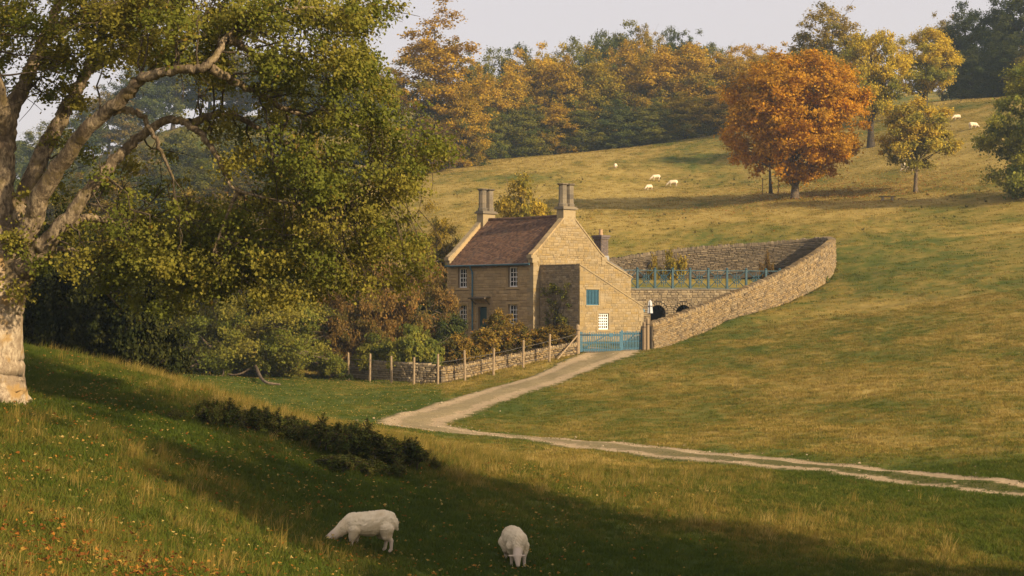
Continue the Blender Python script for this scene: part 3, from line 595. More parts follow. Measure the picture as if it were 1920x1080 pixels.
for k_, (dx_, dy_) in enumerate(((.95, -.4), (.6, -1.0), (-.3, -1.3), (.9, .6), (-1.2, -.8))):
    e_ = gp(tb[0] - .1 + dx_, tb[1] + dy_, -.12); s_ = np.array((tb[0] - .12 + dx_ * .06, tb[1] + dy_ * .06, tb[2] + .95)); m_ = s_ * .45 + e_ * .55 - np.array((0, 0, .12))
    Pc = catmull(np.array([s_, m_, e_]), 8); paths.append(Pc); rads.append(np.linspace(.26, .08, len(Pc)))
bt = thing('sycamore_tree', tb, 'big old sycamore with pale patchy trunk at the left edge of the near slope', 'tree')
nl_ = len(limbs); tr_i = [0] + list(range(nl_, len(paths)))
V0, F0 = tube_np([paths[i] for i in tr_i], [rads[i] for i in tr_i], 22, .06); me = npmesh('sycamore_trunk', V0 - tb, F0, M['bark_big'], True); link('trunk', me, bt)
for i in range(1, nl_):
    V0, F0 = tube_np([paths[i]], [rads[i]], 18, .06); link('limb', npmesh('sycamore_limb', V0 - tb, F0, M['bark_limb'], True), bt)
LPa = np.vstack(LP)
reg = [  # foliage masses: column, row, half width, half height, nearest depth offset, farthest, clumps
 (120,15,170,45,-2,4,40),(330,25,150,45,-4,4,42),(540,25,150,42,-4,3,36),(680,30,58,34,-4,1,11),(600,110,120,65,-4,3,32),(680,185,80,70,-3,2.5,19),
 (560,200,90,85,-3,3,12),(640,290,150,75,-3,3,29),(762,295,75,42,-2.5,2,17),(560,380,110,45,-2.5,3,17),(670,380,120,48,-2.5,2.5,22),(470,440,110,50,-2,3,26),
 (300,80,150,50,-3,4,22),(180,100,100,60,-1,4,20),(430,120,80,55,-3,3,13),(60,110,70,100,-1,2,17),(110,210,50,60,0,3,7),(50,420,40,80,-1.2,-.6,5),(30,520,12,30,-1.1,-.8,1),
 (150,330,70,70,-1.5,2,6),(280,330,90,80,-1.5,2,6),(330,440,150,60,-2,2.5,34),(480,330,50,50,-2,2,9),(220,460,110,60,-2,2,20),(390,490,100,50,-2,2,22),(420,250,60,50,-2,2,4),(720,440,80,35,-2,1.5,12),
 (600,465,170,45,-2,2.5,28),(500,520,110,45,-2,2,16),(700,500,90,40,-2,1.5,10),(300,530,110,45,-1.5,2,16)]
cs, cr = [], []
for cx, cy, hx, hy, d0, d1, n in reg:
    for _ in range(n):
        a, rr = random.uniform(0, 6.283), math.sqrt(random.random())
        cs.append(tp_(cx + hx * rr * math.cos(a), cy + hy * rr * math.sin(a), random.uniform(d0, d1))); cr.append(random.uniform(.34, .74))
# more crown above and to the left of the frame, where the rest of the tree is
for _ in range(120): cs.append(tp_(random.uniform(-650, 600), random.uniform(-330, -20), random.uniform(-5, 5))); cr.append(random.uniform(.5, .9))
for _ in range(60): cs.append(tp_(random.uniform(-650, -110), random.uniform(-60, 420), random.uniform(-4, 5))); cr.append(random.uniform(.5, .9))
cs = np.array(cs); cr = np.array(cr)
V, Fc, col = crown_np(cs, cr, 205000, .088, rng, float(cs[:, 2].min()), float(cs[:, 2].max()), KITE2, .75, .5, tp_(200, 250, 0))
me = npmesh('sycamore_crown', V - tb, Fc, M['l_syc'], False, {'leaf': ('FLOAT_COLOR', 'POINT', col)}); link('crown', me, bt)
paths, rads = [], []
for c_ in cs:   # twigs carry every clump from the nearest limb, inward along the way
    dd = np.linalg.norm(LPa[:, :3] - c_, axis=1) + (LPa[:, 0] > c_[0]) * 1.5; i = int(np.argmin(dd)); q = LPa[i, :3]
    if dd[i] > 2.2: continue
    pp = curve(q, c_, rng, .06, .10, 6); paths.append(pp); rads.append(np.linspace(min(LPa[i, 3] * .5, .032), .008, 6))
    for _ in range(2):
        paths.append(curve(pp[3], c_ + rng.normal(size=3) * .45, rng, .05, .12, 4)); rads.append(np.linspace(.014, .006, 4))
V0, F0 = tube_np(paths, rads, 5); me = npmesh('sycamore_twigs', V0 - tb, F0, M['bark_twig'], True); link('twig_framework', me, bt)

# --- parkland trees beside the photographer's slope: they throw the shade that lies across the near hollow
for (x, y, H, W, pr, lb) in ((18, 24, 20, 9.5, BROAD[0], 'broad tree out of frame right, nearest the viewer'), (21, 31.5, 21, 10, BROAD[1], 'broad tree out of frame right, farther up the hollow'), (27, 22, 21, 11, BROAD[2], 'broad tree out of frame right, standing behind the others')):
    put_tree('parkland_tree', pr, gp(x, y), W / 14, H / 20, M['l_green'], M['bark'], lb, group='parkland trees to the right of the view')
# --- dark gorse on the near spur
GOR = make_tree('gorse', 97, H=1.2, W=1.8, base=-.2, ncl=60, rc=.17, nl=9000, leaf=.10, tr=.03, nbr=50, fill=.6, low=-.1, lform=LANCE2, flat=2.0, up=.1, lift=.3, hang=-1.0)
GOR2 = make_tree('gorse_two', 98, H=1.4, W=1.6, base=-.2, ncl=44, rc=.17, nl=7000, leaf=.10, tr=.03, nbr=44, fill=.7, low=-.1, lform=LANCE2, flat=2.2, up=.1, lift=.3, shape='cone', hang=-1.0)
gl = [(395,800,70,42),(432,806,90,46),(478,812,80,44),(520,822,80,42),(560,832,90,46),(605,846,110,56),(650,856,110,58),(690,868,120,62),(735,876,120,60),(778,880,90,50),(640,884,110,40),(700,896,90,34),(330,790,40,22),(815,884,40,22),(545,812,50,36),(745,900,60,26)]
for i, (px, py, w_, h_) in enumerate(gl):
    b = onground(px, py); sc_ = F / b[1]
    put_tree('gorse_bush', [GOR, GOR2][i % 2], b, w_ / sc_ / 1.8, h_ / sc_ / 1.35 * random.uniform(.8, 1.25), M['l_gorse'], M['bark'], 'dark gorse bush on the near slope, %s along the row from the trunk side' % ordn[i], 'bush', 'gorse bushes on the near slope', tint=random.uniform(1.2, 1.7), parts=('stem', 'foliage'))
# ------------------------------------------------------------------ cottage
A3 = lambda x, y, z=0.0: np.array((x, y, z), float)
PHI = R(44); Kx, Ky = XY(1000, 138.0); K = A3(Kx, Ky)
Vd = A3(-math.cos(PHI), math.sin(PHI)); Ud = A3(math.sin(PHI), math.cos(PHI)); ZZ = A3(0, 0, 1)
LF, LG = 9.45, 8.15                      # lengths of the front and of the gable end
ZB = -3.2; EAVE, RIDGE, RM = 3.94, 7.70, LG / 2
fr_f = (K, Vd, -Ud)                      # front: s runs left along the facade
fr_g = (K, Ud, -Vd)                      # gable: s runs right along the gable end
PB, BS0, BS1 = 4.09, .72, 8.07           # side block: how far it stands out, from s, to s
fr_b = (K - Vd * PB, Ud, -Vd)            # front of the side block
fr_s = (K + Ud * BS0, -Vd, -Ud)          # shaded side of the side block, s runs outward
cot = thing('cottage', tuple(K + ZZ * -1.9), 'honey stone cottage with red-brown tiled roof and twin chimney stacks', 'house')
def courses(mb, fr, z0, z1, ival, hr, lr, dep, holes=()):
    O, S, N = fr; z = z0
    while z < z1:
        h = min(random.uniform(*hr), z1 - z + .02)
        for a, b in ival(z + h / 2):
            segs = [(a, b)]
            for (ha, hb, za, zb) in holes:
                if z + h > za + .03 and z < zb - .03: segs = [q for (x, y) in segs for q in ((x, min(y, ha)), (max(x, hb), y)) if q[1] - q[0] > .04]
            for x, y in segs:
                s = x
                while s < y - .03:
                    l = random.uniform(*lr)
                    if y - (s + l) < lr[0] * .6: l = y - s
                    mb.stone(O + S * (s + l / 2) + ZZ * (z + h / 2), S, N, ZZ, max(l - .022, .03), dep * random.uniform(.6, 1.3), h - .02); s += l
        z += h
def panel(mb, fr, s0, s1, z0, z1, holes, p0, p1):
    ss = sorted({s0, s1, *[h[0] for h in holes], *[h[1] for h in holes]}); zs = sorted({z0, z1, *[h[2] for h in holes], *[h[3] for h in holes]})
    for a, b in zip(ss, ss[1:]):
        run = None
        for c, d in zip(zs, zs[1:]):
            m = ((a + b) / 2, (c + d) / 2)
            if any(h[0] < m[0] < h[1] and h[2] < m[1] < h[3] for h in holes):
                if run: mb.box(fr, a, b, p0, p1, *run); run = None
            else: run = (run[0] if run else c, d)
        if run: mb.box(fr, a, b, p0, p1, *run)
WIN = [(7.70, 2.13, 3.68), (2.17, 2.13, 3.68), (7.70, -.76, .80), (2.17, -.76, .80)]; WW = 1.02
holes_f = [(s - WW / 2, s + WW / 2, a, b) for s, a, b in WIN] + [(4.95, 5.95, -2.2, .62)]
holes_b = [(3.43 - .60, 3.43 + .60, -1.12, .10), (2.18 - .72, 2.18 + .72, .72, 1.90)]
mb = MB(); panel(mb, fr_f, 0.0, LF, ZB, EAVE, holes_f, -.32, 0); mb.build('front_wall', M['mortar_front'], cot)
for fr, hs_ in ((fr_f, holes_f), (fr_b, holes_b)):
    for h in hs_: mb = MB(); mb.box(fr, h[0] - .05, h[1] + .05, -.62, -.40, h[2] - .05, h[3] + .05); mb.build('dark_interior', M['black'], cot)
gtop = lambda s: 4.5 + (RIDGE + .28 - 4.5) * (1 - abs(s - RM) / RM)
mb = MB(); mb.prism(fr_g, [(.001, ZB), (LG, ZB), (LG, 4.5), (RM, RIDGE + .28), (.001, 4.5)], -.42, 0); mb.build('gable_wall', M['mortar'], cot)
fr_k = (K + Vd * LF, Ud, Vd)
mb = MB(); mb.prism(fr_k, [(0, ZB), (LG, ZB), (LG, 4.5), (RM, RIDGE + .28), (0, 4.5)], -.42, 0); mb.build('far_gable_wall', M['stone_front'], cot)
mb = MB(); mb.box((K + Ud * LG, Vd, Ud), .43, LF - .43, -.4, 0, ZB, EAVE + .1); mb.build('rear_wall', M['stone_front'], cot)
mb = MB(); mb.prism(fr_g, [(LG + .001, ZB), (11.5, ZB), (11.5, 3.0), (LG + .001, 4.28)], -.4, -.004); mb.box((K + Ud * 11.5, Vd, Ud), .41, 4.2, -.4, 0, ZB, 3.0); mb.box((K + Vd * 4.21, Ud, Vd), LG, 11.5, -.35, 0, ZB, 3.0); mb.build('rear_outshut_wall', M['mortar'], cot)
# side block walls
btop = lambda s: 3.71 - (s - BS0) * (3.71 - .62) / (BS1 - BS0)
mb = MB(); panel(mb, fr_b, BS0, BS1, ZB, .10, [holes_b[0]], -.35, 0)
mb.prism(fr_b, [(BS0, .10), (2.18 - .72, .10), (2.18 - .72, btop(1.46)), (BS0, btop(BS0))], -.35, 0)
mb.prism(fr_b, [(1.46, .10), (2.90, .10), (2.90, .72), (1.46, .72)], -.35, 0); mb.prism(fr_b, [(1.46, 1.90), (2.90, 1.90), (2.90, btop(2.90)), (1.46, btop(1.46))], -.35, 0)
mb.prism(fr_b, [(2.90, .10), (BS1, .10), (BS1, btop(BS1)), (2.90, btop(2.90))], -.35, 0); mb.build('side_block_wall', M['mortar'], cot)
mb = MB(); mb.box(fr_s, .003, PB - .352, -.35, 0, ZB, 3.71); mb.build('shaded_side_wall', M['mortar_front'], cot)
mb = MB(); mb.box((K + Ud * BS1, -Vd, Ud), .003, PB - .352, -.35, 0, ZB, .6); mb.build('block_end_wall', M['stone_front'], cot)
# stonework
mb = MB(); courses(mb, fr_f, -2.4, EAVE - .06, lambda z: [(.02, LF)], (.14, .28), (.22, .75), .030, [(a - .17, b + .17, c - .17, d + .2) for a, b, c, d in holes_f]); mb.build('front_stonework', M['stone_front'], cot, kind='stuff')
def ig(z):
    if z < 4.5:
        return [(.02, LG)] if z > 3.8 else [(.02, BS0 - .04), (BS0 + max(0, (3.71 - z) / (3.71 - .62)) * (BS1 - BS0) * .0, LG)]
    k = (z - 4.5) / (RIDGE + .28 - 4.5); return [(RM * k + .22, LG - RM * k - .22)] if k < .93 else []
mb = MB(); courses(mb, fr_g, -2.4, 7.8, ig, (.12, .27), (.18, .72), .032); mb.build('gable_stonework', M['stone_house'], cot, kind='stuff')
def ib(z):
    e = BS1 if z < .62 else BS0 + (3.71 - z) / (3.71 - .62) * (BS1 - BS0)
    return [(BS0 + .02, e - .18)] if e - BS0 > .5 else []
mb = MB(); courses(mb, fr_b, -2.6, 3.6, ib, (.11, .25), (.16, .65), .028, [(a - .13, b + .13, c - .1, d + .14) for a, b, c, d in holes_b]); mb.build('side_block_stonework', M['stone_house'], cot, kind='stuff')
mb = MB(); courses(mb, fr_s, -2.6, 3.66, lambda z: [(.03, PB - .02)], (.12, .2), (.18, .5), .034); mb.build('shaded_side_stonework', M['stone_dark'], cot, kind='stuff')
fo = (K - Vd * -.004, Ud, -Vd)
mb = MB(); courses(mb, fo, -2.4, 4.2, lambda z: [(LG + .03, 11.48 if z < 3 else LG + (4.28 - z) / 1.28 * 3.35 - .1)], (.15, .24), (.22, .6), .03); mb.build('rear_outshut_stonework', M['stone_house'], cot, kind='stuff')
# quoins: dressed corner stones, each a piece
z = -2.3; i = 0
while z < 4.3:
    h = random.uniform(.28, .38); a, b = ((.62, .34) if i % 2 else (.34, .62)); mb = MB()
    if z < 3.7: mb.box(fr_f, -.045, b, -.03, .045, z, z + h - .015)
    mb.box(fr_g, -.044, a, -.03, .046, z, z + h - .015)
    mb.build('quoin', M['dressed'] if i % 3 else M['stone_house'], cot); z += h; i += 1
z = -2.4; i = 0
while z < 3.3:
    h = random.uniform(.26, .36); a = .55 if i % 2 else .32; mb = MB(); mb.box(fr_b, BS0 - .04, BS0 + a, -.05, .044, z, z + h - .015); mb.build('quoin', M['stone_house'], cot)
    if z + h < .55: mb = MB(); mb.box(fr_b, BS1 - (.87 - a), BS1 + .04, -.05, .044, z, z + h - .015); mb.build('quoin', M['dressed'], cot)
    z += h; i += 1
# roof
def roofpt(s, d, side=1):
    """point on the tiled slope: s 0 eaves .. 1 ridge, d along the house"""
    sag = -.06 * math.sin(math.pi * d / LF) * (.3 + .7 * s) - .05 * math.sin(s * math.pi)
    e = K + Vd * d + Ud * (-.28 if side == 1 else LG + .28) + ZZ * (EAVE - .04); r = K + Vd * d + Ud * RM + ZZ * RIDGE
    return e + (r - e) * s + ZZ * sag
mb = MB(); nD = 12
for side in (1, 2):
    for i in range(nD):
        d0, d1 = .42 + (LF - .84) * i / nD, .42 + (LF - .84) * (i + 1) / nD
        for s0, s1 in ((0, .5), (.5, 1)):
            q = [roofpt(s0, d0, side), roofpt(s0, d1, side), roofpt(s1, d1, side), roofpt(s1, d0, side)]; mb.hexa([p - ZZ * .16 for p in q] + [p - ZZ * .03 for p in q])
rf = mb.build('roof', M['tile'], cot)
L = np.linalg.norm(roofpt(1, 0) - roofpt(0, 0)); rows = int(L / .155); nt_ = int((LF - .84) / .185)
mb = MB(); nrm = np.cross(roofpt(0, 1) - roofpt(0, 0), roofpt(1, 0) - roofpt(0, 0)); nrm /= np.linalg.norm(nrm); nrm *= np.sign(nrm[2])
for r_ in range(rows):
    for c_ in range(nt_):
        d0 = .42 + (c_ + (r_ % 2) * .5) * .185 + random.uniform(-.006, .006); d1 = min(d0 + .176, LF - .42); s0 = r_ / rows; s1 = min(1, s0 + 1.25 / rows)
        if d1 - d0 < .05: continue
        lf = .035 + random.uniform(0, .016); q0, q1, q2, q3 = roofpt(s0, d0), roofpt(s0, d1), roofpt(s1, d1), roofpt(s1, d0); rd = random.random()
        mb.hexa([q0 + nrm * (lf - .022), q1 + nrm * (lf - .022), q2 - nrm * .01, q3 - nrm * .01, q0 + nrm * lf, q1 + nrm * lf, q2 + nrm * .012, q3 + nrm * .012], rd)
mb.build('roof_tiles', M['tile'], rf, kind='stuff')
for i in range(22):
    d0 = .42 + (LF - .84) * i / 22; d1 = .42 + (LF - .84) * (i + 1) / 22 - .012
    a, b = roofpt(1, d0) + ZZ * .02, roofpt(1, d1) + ZZ * .02; mb = MB(); mb.tube([a, b], [.13, .13], 8); mb.build('ridge_tile', M['tile'], rf)
# gable copings, kneelers
for gi, (d0, d1, mt) in enumerate(((-.06, .44, 'dressed'), (LF - .44, LF + .06, 'dressed'))):
    for side in (0, 1):
        for i in range(7):
            t0, t1 = i / 7 * .86, (i + 1) / 7 * .86 - .006
            s0, s1 = RM * t0 + (-.12 if i == 0 else 0), RM * t1
            pts = []
            for s_, z_ in ((s0, 4.5 + t0 * (RIDGE + .28 - 4.5)), (s1, 4.5 + t1 * (RIDGE + .28 - 4.5))):
                u = s_ if side == 0 else LG - s_
                pts.append([K + Ud * u + Vd * d0 + ZZ * z_, K + Ud * u + Vd * d1 + ZZ * z_])
            lo = [pts[0][0], pts[0][1], pts[1][1], pts[1][0]]; mb = MB(); mb.hexa([p - ZZ * .02 for p in lo] + [p + ZZ * .13 for p in lo]); mb.build('coping_stone', M[mt] if (side or gi) else M['stone_front'], cot)
        u0 = -.30 if side == 0 else LG - .32
        mb = MB(); mb.box((K, Ud, -Vd), u0, u0 + .62, -d1 + .0, -d0 + .03, 4.30, 4.56); mb.box((K, Ud, -Vd), u0 + (.14 if side == 0 else .02), u0 + (.60 if side == 0 else .46), -d1 + .02, -d0 + .01, 3.95, 4.299); mb.build('kneeler', M['dressed'], cot)
# chimney stacks with twin octagonal shafts
for d0 in (.0, LF - .66):
    g0 = (K + Vd * (d0 + .33), Ud, -Vd)
    mb = MB(); mb.box(g0, RM - .70, RM + .70, -.36, .36, 7.0, 8.18); ch = mb.build('chimney', M['dressed'], cot)
    mb = MB(); mb.box(g0, RM - .85, RM + .85, -.50, .50, 8.18, 8.32); mb.box(g0, RM - .76, RM + .76, -.42, .42, 8.32, 8.40); mb.build('cornice', M['chimney'], ch)
    for k in (-.40, .40):
        c0 = K + Vd * (d0 + .33) + Ud * (RM + k)
        mb = MB(); mb.tube([c0 + ZZ * 8.40, c0 + ZZ * 8.60, c0 + ZZ * 8.66], [.385, .385, .32], 8)
        for j in range(4): mb.tube([c0 + ZZ * (8.66 + j * .35), c0 + ZZ * (8.66 + j * .35 + .343)], [.315, .31], 8)
        mb.build('chimney_shaft', M['chimney'], ch)
        mb = MB(); mb.tube([c0 + ZZ * 10.06, c0 + ZZ * 10.12, c0 + ZZ * 10.20], [.33, .43, .44], 8); mb.build('cap', M['chimney'], ch)
# gutter and downpipe
mb = MB(); e0 = K - Ud * .34 + ZZ * (EAVE - .10); mb.tube([e0 + Vd * .1, e0 + Vd * (LF - .1)], [.075, .075], 8); gt = mb.build('gutter', M['teal'], cot)
for d in (.5, 2, 3.6, 5.2, 6.9, 8.6):
    mb = MB(); mb.box((K + ZZ * 0, Vd, -Ud), d, d + .05, 0.03, .40, EAVE - .22, EAVE - .18); mb.build('bracket', M['teal'], gt)
mb = MB(); q = K + Vd * 6.5; mb.tube([q - Ud * .34 + ZZ * 3.80, q - Ud * .33 + ZZ * 3.66, q - Ud * .12 + ZZ * 3.40, q - Ud * .10 + ZZ * 3.2, q - Ud * .10 + ZZ * -.2, q - Ud * .10 + ZZ * -1.9], [.06] * 6, 8); dp = mb.build('downpipe', M['blue'], cot)
for z in (3.2, 1.55, -.1): mb = MB(); mb.tube([q - Ud * .10 + ZZ * z, q - Ud * .10 + ZZ * (z + .12)], [.085] * 2, 8); mb.build('collar', M['blue'], dp)
# sash windows
def sash(fr, s, z0, z1, w_, cols, rws, rec=.20, split=True, stone='dressed'):
    a, b = s - w_ / 2, s + w_ / 2; mb = MB(); t = .095
    mb.box(fr, a, a + t, -rec - .07, -rec, z0, z1); mb.box(fr, b - t, b, -rec - .07, -rec, z0, z1)
    mb.box(fr, a + t, b - t, -rec - .069, -rec - .001, z0, z0 + t); mb.box(fr, a + t, b - t, -rec - .069, -rec - .001, z1 - t, z1)
    if split: mb.box(fr, a + t, b - t, -rec - .066, -rec + .004, (z0 + z1) / 2 - .03, (z0 + z1) / 2 + .03)
    wd = mb.build('window', M['white'], cot); bt_ = .045 if split else .07
    for i in range(1, cols): x = a + t + (w_ - 2 * t) * i / cols; mb = MB(); mb.box(fr, x - bt_ / 2, x + bt_ / 2, -rec - .05, -rec - .012, z0 + t, z1 - t); mb.build('glazing_bar', M['white'], wd)
    for i in range(1, rws):
        if split and i * 2 == rws: continue
        z = z0 + t + (z1 - z0 - 2 * t) * i / rws; mb = MB(); mb.box(fr, a + t, b - t, -rec - .049, -rec - .014, z - bt_ / 2, z + bt_ / 2); mb.build('glazing_bar', M['white'], wd)
    for i in range(cols):
        for j in range(rws):
            x0 = a + t + (w_ - 2 * t) * i / cols; z_ = z0 + t + (z1 - z0 - 2 * t) * j / rws; e = .001
            mb = MB(); mb.box(fr, x0 + e, x0 + (w_ - 2 * t) / cols - e, -rec - .042, -rec - .036, z_ + e, z_ + (z1 - z0 - 2 * t) / rws - e); mb.build('pane', M['glass'], wd)
    if stone:
        mb = MB(); mb.box(fr, a - .24, b + .24, -.30, .06, z0 - .17, z0 - .001); mb.build('sill', M[stone], wd)
        mb = MB(); mb.box(fr, a - .20, b + .20, -.30, .035, z1 + .001, z1 + .22); mb.build('lintel', M[stone], wd)
        for x0, x1 in ((a - .16, a - .001), (b + .001, b + .16)): mb = MB(); mb.box(fr, x0, x1, -.30, .033, z0 + .001, z1 - .001); mb.build('jamb', M[stone], wd)
for (s, a, b) in WIN: sash(fr_f, s, a, b, WW, 3, 4, stone='stone_front')
sash(fr_b, 3.43, -1.12, .10, 1.20, 5, 5, .08, False, 'dressed')
# louvred blue shutter opening
mb = MB(); h = holes_b[1]; mb.box(fr_b, h[0], h[1], -.2, -.06, h[2], h[2] + .07); mb.box(fr_b, h[0], h[1], -.2, -.06, h[3] - .07, h[3]); sh = mb.build('slatted_vent', M['blue'], cot)
for i in range(9):
    x = h[0] + .02 + i * (h[1] - h[0] - .12) / 8; mb = MB(); mb.box(fr_b, x, x + .085, -.16, -.045, h[2] + .071, h[3] - .071); mb.build('slat', M['blue'], sh)
mb = MB(); mb.box(fr_b, h[0] - .1, h[1] + .1, -.3, .04, h[3] + .001, h[3] + .14); mb.build('lintel', M['dressed'], sh)
mb = MB(); mb.box(fr_b, h[0] - .1, h[1] + .1, -.3, .05, h[2] - .10, h[2] - .001); mb.build('sill', M['dressed'], sh)
# door and canopy
mb = MB(); mb.box(fr_f, 5.0, 5.9, -.25, -.19, -2.15, .55); dr_ = mb.build('door', M['teal'], cot)
for a, b in ((4.78, 4.949), (5.951, 6.12)): mb = MB(); mb.box(fr_f, a, b, -.3, .05, -2.15, .62); mb.build('jamb', M['dressed'], dr_)
mb = MB(); mb.box(fr_f, 4.78, 6.12, -.3, .052, .621, .86); mb.build('lintel', M['dressed'], dr_)
mb = MB(); c0 = fr_f; mb.prism((K + Vd * 4.55, -Ud, Vd), [(0.02, 1.30), (.75, 1.22), (.75, 1.32), (0.02, 1.42)], 0, 1.8); cn = mb.build('door_canopy', M['wood_dark'], cot)
for d in (4.66, 6.18): mb = MB(); q = K + Vd * d; mb.tube([q - Ud * .03 + ZZ * .8, q - Ud * .62 + ZZ * 1.25], [.045, .045], 6); mb.build('bracket', M['wood_dark'], cn)
# roof of the side block
mb = MB(); q = lambda s, p, dz: K + Ud * s - Vd * p + ZZ * (btop(s) + dz)
mb.hexa([q(BS0 - .02, PB - .36, -.14), q(8.22, PB - .36, -.14), q(8.22, .02, -.14), q(BS0 - .02, .02, -.14), q(BS0 - .02, PB - .36, .02), q(8.22, PB - .36, .02), q(8.22, .02, .02), q(BS0 - .02, .02, .02)]); lr = mb.build('side_block_roof', M['slate'], cot)
for i in range(10):
    s0 = BS0 - .04 + (8.18 - BS0) * i / 10; s1 = BS0 - .04 + (8.18 - BS0) * (i + 1) / 10 - .008; mb = MB()
    mb.hexa([q(s0, PB + .05, .0), q(s1, PB + .05, .0), q(s1, PB - .34, .0), q(s0, PB - .34, .0), q(s0, PB + .05, .10), q(s1, PB + .05, .10), q(s1, PB - .34, .10), q(s0, PB - .34, .10)]); mb.build('coping_stone', M['dressed'], lr)
mb = MB(); mb.box(fr_s, .06, PB - .40, -.42, .07, 3.712, 3.80); mb.build('wall_cap', M['stone_dark'], cot)
# roof of the rear outshut: stone slates rising behind the parapet
ot = lambda s: 4.28 - (s - LG) * 1.28 / 3.35
mb = MB(); q = lambda s, d, dz: K + Ud * s + Vd * d + ZZ * (ot(s) + dz)
mb.hexa([q(LG, .1, -.1), q(11.75, .1, -.1), q(11.75, 4.3, -.1), q(LG, 4.3, -.1), q(LG, .1, .05), q(11.75, .1, .05), q(11.6, 4.3, .7), q(LG, 4.3, .9)]); orf = mb.build('rear_outshut_roof', M['slate'], cot)
for r_ in range(5):
    for i in range(12):
        s0 = LG + .02 + 3.55 * (i + .5 * (r_ % 2)) / 12.5; s1 = s0 + .275; d0 = .12 + r_ * .17; d1 = d0 + .26; lift_ = .06 + r_ * .135; mb = MB()
        mb.hexa([q(s0, d0, lift_), q(s1, d0, lift_), q(s1, d1, lift_ + .16), q(s0, d1, lift_ + .16), q(s0, d0, lift_ + .05), q(s1, d0, lift_ + .05), q(s1, d1, lift_ + .20), q(s0, d1, lift_ + .20)]); mb.build('slate', M['slate'], orf)
for i in range(6):
    s0 = LG + .05 + 3.4 * i / 6; s1 = s0 + 3.4 / 6 - .01; mb = MB(); mb.hexa([q(s0, -.07, .0), q(s1, -.07, .0), q(s1, .11, .0), q(s0, .11, .0), q(s0, -.07, .11), q(s1, -.07, .11), q(s1, .11, .11), q(s0, .11, .11)]); mb.build('coping_stone', M['dressed'], orf)
# brick chimney of the outshut
cb = K + Ud * 9.85 + Vd * 1.8; hs = .42
mb = MB(); mb.box((cb, Ud, -Vd), -hs + .03, hs - .03, -hs + .03, hs - .03, 3.4, 6.1); bc = mb.build('brick_chimney', M['mortar_front'], cot)
mb = MB()
for fr, sg in (((cb - Vd * (hs - .03), Ud, -Vd), 1), ((cb - Ud * (hs - .03), Vd, -Ud), 1), ((cb + Ud * (hs - .03), Vd, Ud), 1)):
    for r_ in range(24):
        for c_ in range(4): mb.stone(fr[0] + fr[1] * (-hs + .105 + c_ * .21 + (.05 if r_ % 2 else -.0)) + ZZ * (4.1 + r_ * .083), fr[1], fr[2], ZZ, .195, .03, .07)
mb.build('brickwork', M['brick'], bc, kind='stuff')
mb = MB(); mb.box((cb, Ud, -Vd), -hs - .07, hs + .07, -hs - .07, hs + .07, 6.1, 6.24); mb.box((cb, Ud, -Vd), -hs - .13, hs + .13, -hs - .13, hs + .13, 6.241, 6.40); mb.build('corbel', M['brick'], bc)
mb = MB(); mb.tube([cb + ZZ * 6.38, cb + ZZ * 6.85, cb + ZZ * 6.9], [.17, .14, .155], 10); mb.build('chimney_pot', M['pot'], bc)
mb = MB(); mb.box((cb, Ud, -Vd), -hs - .05, hs + .05, -hs - .05, hs + .05, 4.3, 4.75); mb.build('lead_flashing', M['lead'], bc)
# climbing plant on the shaded side wall
def climber(fr, s0, s1, z0, z1, n, lm, name, label):
    rg = np.random.default_rng(5); O, S, N = fr; c = []
    for _ in range(n): c.append(O + S * rg.uniform(s0, s1) + ZZ * (z0 + (z1 - z0) * rg.random() ** 1.2) + N * rg.uniform(.1, .3))
    c = np.array(c); base = O + S * (s0 + s1) / 2 + N * .15; base[2] = float(ground(base[0], base[1])); t = thing(name, base, label, 'climber')
    V, Fc, col = crown_np(c, np.full(n, .3), n * 95, .11, rg, z0, z1, KITE, .9, .2, base); me = npmesh('climber_foliage', V - base, Fc, M[lm], False, {'leaf': ('FLOAT_COLOR', 'POINT', col)}); link('foliage', me, t)
    ps = [curve(base - ZZ * .3, x, rg, .1, .08, 6) for x in c]; V, Fc = tube_np(ps, [np.linspace(.03, .008, 6)] * n, 5); link('stem', npmesh('climber_stem', V - base, Fc, M['bark'], True), t)
climber(fr_s, .5, 3.1, -1.7, 2.2, 44, 'l_green', 'climbing_shrub', 'green climber spread on the shaded side wall of the cottage')
# wall lamp at the corner of the side block
q = K - Vd * (PB - .3) + Ud * (BS1 + .04); mb = MB(); mb.tube([q + ZZ * .45, q + Ud * .25 + ZZ * .5, q + Ud * .3 + ZZ * .42], [.025] * 3, 6); wl = thing('wall_lamp', tuple(q + ZZ * .45), 'small teal lamp bracket on the low corner of the cottage side block', 'lamp'); mb.build('bracket', M['blue'], wl)
mb = MB(); mb.tube([q + Ud * .3 + ZZ * .44, q + Ud * .3 + ZZ * .40, q + Ud * .3 + ZZ * .22], [.05, .16, .19], 10); mb.build('lamp_shade', M['blue'], wl)

